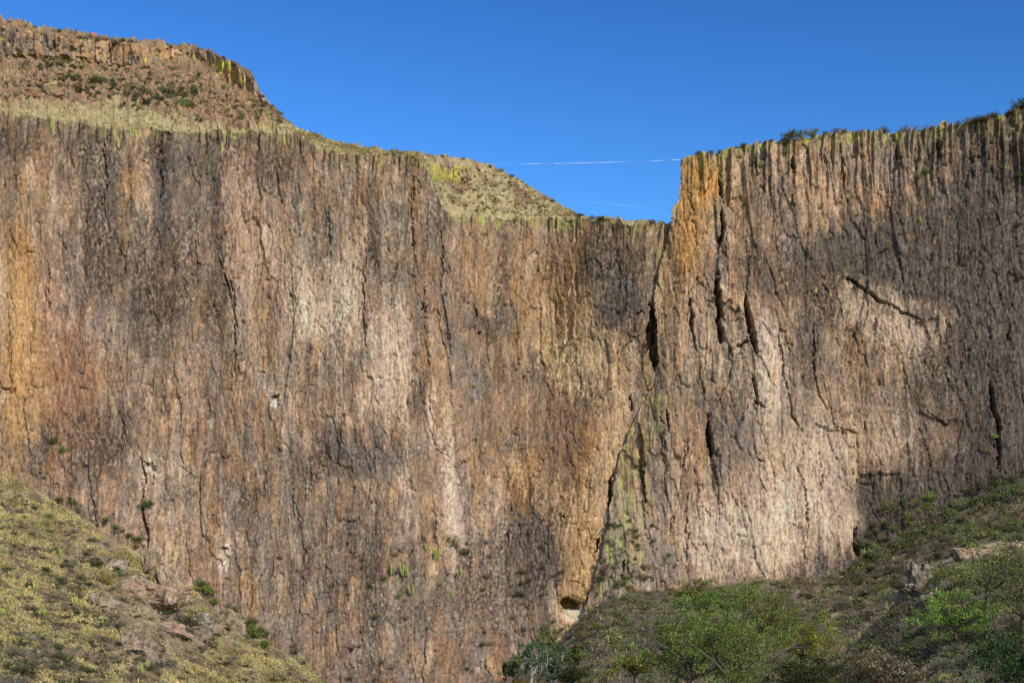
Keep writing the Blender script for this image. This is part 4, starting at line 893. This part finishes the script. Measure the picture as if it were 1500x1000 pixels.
mass(S_BU, [(1262,790),(1300,740),(1380,720),(1510,690),(1510,780),(1400,790),(1330,830),(1250,850)], 170, ['dark', 'brown', 'mid', 'brown'], 1.2, 2.8)
mass(S_BU, [(880,760),(930,760),(990,820),(1000,872),(870,880)], 60, ['dark', 'brown', 'mid'], .8, 1.8)
mass(S_TA, [(1240,838),(1300,798),(1360,763),(1430,733),(1510,708),(1510,725),(1430,752),(1360,785),(1300,822),(1240,855)], 190, ['dark', 'brown', 'mid', 'brown'], 1.6, 3.6, .9)
mass(S_TA, [(790,960),(1250,925),(1200,1015),(770,1015)], 520, ['grey', 'twig', 'twig', 'brown', 'mid'], .9, 2.2, 1.0)
mass(S_KN, [(1180,1010),(1260,935),(1310,892),(1385,828),(1500,800),(1512,1015)], 900, ['grey', 'twig', 'brown', 'brown', 'mid', 'dark'], .5, 1.4, .9)
mass(S_HI, [(0,705),(60,735),(200,822),(300,895),(400,962),(460,1000),(-10,1012)], 950, ['grey', 'brown', 'twig', 'brown', 'dark'], .5, 1.35, .65)
mass(S_ME, [(0,90),(120,88),(280,100),(330,130),(400,160),(420,182),(280,180),(200,160),(60,150),(0,148)], 260, ['dark', 'brown', 'mid'], .7, 2.2, .8)
mass(S_ME, [(50,95),(110,92),(200,120),(290,130),(280,160),(190,150),(110,138)], 70, ['dark', 'brown', 'dark'], 1.0, 2.6, .8)
mass(S_ME, [(0,40),(260,72),(320,90),(300,95),(240,92),(120,88),(0,84)], 70, ['dark', 'brown'], .7, 2.0, .8)
mass(S_ME, [(620,260),(700,240),(760,268),(850,318),(700,316),(650,300)], 240, ['dark', 'brown', 'grey', 'brown'], .4, 1.2, .7)
mass(S_ME, [(440,200),(540,218),(620,226),(618,234),(540,226),(480,222)], 50, ['brown', 'dark'], .3, .8, .7)
o = link('scrub', raw_mesh('scrub', np.concatenate(sV), np.concatenate(sF), allm, np.concatenate(sC), np.concatenate(sM)))
tag(o, 'thin mixed scrub filling the ground between the larger bushes', 'scrub', kind='stuff')

# ------------------------------------------------------------------ boulders and outcrop rocks
def rock_mesh(seed, sx, sy, sz, tone=(.27, .22, .17), cuts=4):
    rng = random.Random(seed); bm = bmesh.new()
    for i in range(15):
        v = Vector((rng.gauss(0, 1), rng.gauss(0, 1), rng.gauss(0, 1))).normalized()*rng.uniform(.75, 1.1)
        bm.verts.new((v.x*sx, v.y*sy, v.z*sz))
    bmesh.ops.convex_hull(bm, input=bm.verts)
    loose = [v for v in bm.verts if not v.link_faces]
    bmesh.ops.delete(bm, geom=loose, context='VERTS')
    bmesh.ops.triangulate(bm, faces=bm.faces)
    for _ in range(cuts): bmesh.ops.subdivide_edges(bm, edges=bm.edges, cuts=1, use_grid_fill=True)
    s = (sx+sy+sz)/3
    for v in bm.verts:
        p = v.co/s
        q = Vector((p.x*2.2+seed, p.y*2.2, p.z*1.2))
        d = mnoise.fractal(q, 1.0, 2.1, 5)*.05+(mnoise.cell(Vector((p.x*2.6+seed, p.y*2.6, p.z*1.8)))-.5)*.13+(mnoise.cell(Vector((p.x*6+seed, p.y*6, p.z*4)))-.5)*.05
        v.co += v.co.normalized()*d*s
    me = bpy.data.meshes.new('rock'); bm.to_mesh(me); bm.free(); me.materials.append(M_STONE)
    a = me.color_attributes.new('tone', 'FLOAT_COLOR', 'POINT')
    co = np.zeros(len(me.vertices)*3, np.float32); me.vertices.foreach_get('co', co); co = co.reshape(-1, 3)
    n = fbm(co[:, 0]*1.3+seed, co[:, 2]*1.3+co[:, 1], 4, 77)
    c = np.ones((len(co), 4), np.float32); c[:, :3] = np.array(tone)*[1.08, .97, .82]*(1.1+.6*n)[:, None]
    c[:, :3] *= (1-.6*np.exp(-(pn(co[:, 0]*.9+.5*n+seed, co[:, 2]*.7+co[:, 1]*.5, 78)/.05)**2))[:, None]
    c[:, :3] = lerp(c[:, :3].astype(float), [.40, .33, .25], ss(.25, .6, fbm(co[:, 0]+9, co[:, 1]+co[:, 2]*.7, 3, 79))*.6)
    a.data.foreach_set('color', c.ravel()); return me
def boulder(S, px, py, sx, sy, sz, lab, seed, group=None, tone=(.27, .22, .17), rot=(0, 0, 0), up=.3, name='boulder', cuts=4):
    p, d = S.at(px, py); q_ = 1.22 if S is S_HI else 1.1
    o = link(name, rock_mesh(seed, sx*q_, sy*q_, sz*q_, tone, cuts)); o.location = p+Vector((0, 0, up*sz)); o.rotation_euler = rot
    tag(o, lab, 'rock', group); return o
gt_ = (.25, .20, .155)
boulder(S_HI, 224, 842, 1.9, 2., 5.2, 'tall grey standing rock on the ridge of the left hillside', 11, tone=(.29,.23,.165), rot=(0, .12, 0), up=.1, name='rock_outcrop')
boulder(S_HI, 246, 862, 1.7, 2., 4.6, 'second pale standing rock just right of the tall one on the ridge', 12, tone=(.31,.25,.18), rot=(0, -.25, .4), up=.05, name='rock_outcrop')
boulder(S_HI, 262, 878, 2.0, 2., 3.6, 'sloping rock fin descending right of the standing rocks', 13, tone=(.27,.21,.15), rot=(0, -.5, .1), up=.1, name='rock_outcrop')
boulder(S_HI, 230, 888, 5.4, 3., 2.5, 'broad brown overhanging rock slab above the dark hollow', 14, tone=(.25,.18,.125), rot=(.2, .16, 0), up=.5, name='rock_outcrop')
boulder(S_HI, 250, 922, 3.2, 2., 1.0, 'layered low rock under the overhanging slab', 15, tone=(.30,.21,.15), rot=(.1, .3, 0), up=.1, name='rock_outcrop')
boulder(S_HI, 200, 955, 3.4, 2.4, 2.6, 'rounded grey rock hump below the overhanging slab', 16, tone=(.25,.195,.15), up=.1, name='rock_outcrop')
boulder(S_HI, 338, 922, 2.6, 2.2, 2.2, 'grey angular rock on the lower ridge line beside the green bushes', 17, tone=(.25,.205,.15), up=.3, rot=(0, .5, 0), name='rock_outcrop')
boulder(S_HI, 295, 918, 2.3, 2.2, 2.6, 'dark grey rock right of the hollow', 18, tone=(.22,.19,.16), up=.1, rot=(0, -.3, 0), name='rock_outcrop')
boulder(S_HI, 172, 835, 1.8, 1.6, 1.2, 'pale low rock left of the standing rocks', 19, tone=(.33,.28,.22), up=.3)
boulder(S_HI, 200, 858, 2.2, 1.6, 1.1, 'flat rock between the pale low rock and the overhanging slab', 20, tone=(.27,.23,.18), up=.3)
boulder(S_HI, 148, 892, 2.6, 1.8, 1.8, 'grey rock with a black gap left of the rusty slab', 21, tone=(.24,.19,.14), up=.2)
boulder(S_KN, 1345, 868, 3.2, 2.6, 3.4, 'dark lichen spotted boulder on the crest of the near knoll', 31, tone=(.19,.165,.14), up=.3)
boulder(S_KN, 1318, 886, 1.1, 1.2, 1.7, 'pinkish slab leaning on the dark boulder of the knoll', 32, tone=(.37,.28,.22), rot=(0, -.3, 0), up=.4)
boulder(S_KN, 1362, 880, 1.3, 1.2, 1.3, 'smaller pale rock right of the dark boulder', 33, tone=(.34,.29,.25), up=.3)
boulder(S_KN, 1430, 815, 3.6, 2, 1.5, 'pale pinkish rock on top of the near knoll', 34, tone=(.28,.21,.155), up=.0)
boulder(S_KN, 1480, 803, 4.4, 2, 1.1, 'long pale rock right of the pinkish one on top of the knoll', 35, tone=(.29,.225,.165), up=.1)
boulder(S_KN, 1400, 838, 2., 2, 1.2, 'small pale rock below the pinkish one on the knoll', 36, tone=(.30,.245,.19), up=.1)
RM = [rock_mesh(60+i, 1, .8, .7, (.235, .142, .085), 2) for i in range(5)]
def rocks(S, poly, n, smin, smax, lab, group):
    xs = [p[0] for p in poly]; ys = [p[1] for p in poly]; k = 0
    while k < n:
        px, py = random.uniform(min(xs), max(xs)), random.uniform(min(ys), max(ys))
        if not inside(px, py, poly): continue
        p, d = S.at(px, py); s = smin+(smax-smin)*random.random()**2; k += 1
        o = put('boulder', random.choice(RM), p, s, lab, 'rock', group, sq=random.uniform(.7, 1.2)); o.rotation_euler = (random.uniform(-.6, .6), random.uniform(-.6, .6), random.uniform(0, 6))
rocks(S_ME, [(0,90),(70,95),(110,110),(160,140),(110,145),(0,145)], 70, .6, 2.2, 'reddish boulder on the left part of the mesa scree slope', 'boulders on the mesa slope')
rocks(S_ME, [(640,244),(700,240),(770,275),(740,300),(650,280)], 60, .4, 1.1, 'small orange brown rock on the grassy saddle hill', 'rocks on the saddle hill')
rocks(S_ME, [(120,90),(220,85),(280,90),(340,140),(400,165),(280,165),(200,130)], 90, .4, 1.5, 'small reddish rock on the right part of the mesa scree slope', 'rocks on the right mesa scree')
rocks(S_TA, [(1190,860),(1240,845),(1250,870),(1200,880)], 14, .8, 1.7, 'pale fallen block at the foot of the dark corner of the right cliff', 'fallen blocks at the cliff foot')
rocks(S_KN, [(1340,860),(1500,800),(1500,850),(1380,880)], 26, .3, .9, 'small pale rock scattered on the near knoll', 'rocks on the near knoll')
p, d = S_BU.at(1385, 184); o = link('boulder', rock_mesh(91, 2.0, 1.6, 1.9, (.42, .34, .17))); o.location = p+Vector((0, .8, .2)); tag(o, 'yellow lichen covered block on the right cliff top', 'rock')
p, d = S_ME.at(137, 55); o = link('boulder', rock_mesh(92, 1.3, 1.2, 2.0, (.38, .17, .11))); o.location = p+Vector((0, .2, .3)); tag(o, 'red upright block on the edge of the upper mesa band', 'rock')

# ------------------------------------------------------------------ highlines
M_WEB = bpy.data.materials.new('white webbing'); nt, N, L_ = nodes(M_WEB)
ou = N.new('ShaderNodeOutputMaterial'); bs = N.new('ShaderNodeBsdfPrincipled'); bs.inputs['Base Color'].default_value = (.85, .86, .88, 1); bs.inputs['Roughness'].default_value = .5
L_.new(bs.outputs[0], ou.inputs[0])
def highline(p0, p1, sag, wd, label, turns, mod):
    n = 240; p0 = Vector(p0); p1 = Vector(p1); V = []; Fq = []
    for i in range(n+1):
        t = i/n; c = p0.lerp(p1, t); c.z -= sag*4*t*(1-t)
        a = turns*t*math.pi+1.2*math.sin(t*9.)
        half = wd*(.30+.70*abs(math.cos(a)))/2*(1.25 if .5 < t < .78 or .36 < t < .45 or .88 < t < .93 or t > .97 else .3)  # band widened in set spans to imitate intermittent glints on the webbing
        V += [(c.x, c.y-.02, c.z-half), (c.x, c.y-.02, c.z+half), (c.x, c.y+.02, c.z+half), (c.x, c.y+.02, c.z-half)]
        if i:
            b = 4*i
            for k in range(4): Fq.append((b-4+k, b-4+(k+1) % 4, b+(k+1) % 4, b+k))
    o = link('highline', raw_mesh('highline', V, Fq, [M_WEB], np.ones((len(V), 3))))
    tag(o, label, 'slackline'); return o
pL, _ = S_ME.at(628, 243); pR, _ = S_BU.at(998, 238)
highline((pL.x, pL.y-1.2, pL.z+.3), (pR.x-.3, pR.y-.6, pR.z+.4), .55, .065, 'upper white highline stretched across the notch between both cliffs', 7, True)
pL, _ = S_ME.at(806, 291); P2 = at(984, 306, 408)
highline((pL.x, pL.y, pL.z+.1), P2, .15, .04, 'lower faint thin highline crossing the notch beneath the white one', 9, True)

# ------------------------------------------------------------------ camera, light, sky
cam = bpy.data.cameras.new('camera'); co = bpy.data.objects.new('camera', cam); COL.objects.link(co)
co.location = (0, 0, 0); co.rotation_euler = (math.radians(90), 0, 0)
cam.sensor_width = 36; cam.lens = 18/TW; cam.shift_y = (TOP-500*K)/(2*TW); cam.clip_end = 20000; cam.clip_start = .5
SC.camera = co
az, el = math.radians(SUN_AZ), math.radians(SUN_EL)
tosun = Vector((math.sin(az)*math.cos(el), -math.cos(az)*math.cos(el), math.sin(el)))
sl = bpy.data.lights.new('sun', 'SUN'); sl.energy = 4.9; sl.angle = math.radians(.53); sl.color = (1, .90, .745)
so = bpy.data.objects.new('sun', sl); COL.objects.link(so); so.rotation_euler = tosun.to_track_quat('Z', 'Y').to_euler(); so.location = (100, -100, 200)
W = bpy.data.worlds.new('World'); SC.world = W; W.use_nodes = True
nt = W.node_tree; nt.nodes.clear()
sk_ = nt.nodes.new('ShaderNodeTexSky'); sk_.sky_type = 'NISHITA'; sk_.sun_disc = False
sk_.sun_elevation = el; sk_.sun_rotation = math.pi-az; sk_.altitude = 0; sk_.air_density = 1.4; sk_.dust_density = .2; sk_.ozone_density = 4.0
mu = nt.nodes.new('ShaderNodeVectorMath'); mu.operation = 'SCALE'; mu.inputs[3].default_value = .447
ga = nt.nodes.new('ShaderNodeGamma'); ga.inputs[1].default_value = 2.3
hs = nt.nodes.new('ShaderNodeHueSaturation'); hs.inputs['Hue'].default_value = .497; hs.inputs['Saturation'].default_value = 1.02
bg = nt.nodes.new('ShaderNodeBackground'); bg.inputs[1].default_value = .13
wo = nt.nodes.new('ShaderNodeOutputWorld')
for a_, b_ in ((sk_.outputs[0], mu.inputs[0]), (mu.outputs[0], ga.inputs[0]), (ga.outputs[0], hs.inputs['Color']), (hs.outputs[0], bg.inputs[0]), (bg.outputs[0], wo.inputs[0])): nt.links.new(a_, b_)
SC.view_settings.view_transform = 'Standard'; SC.view_settings.look = 'None'; SC.view_settings.exposure = -.02; SC.view_settings.gamma = 1
SC.cycles.max_bounces = 5; SC.cycles.use_denoising = False
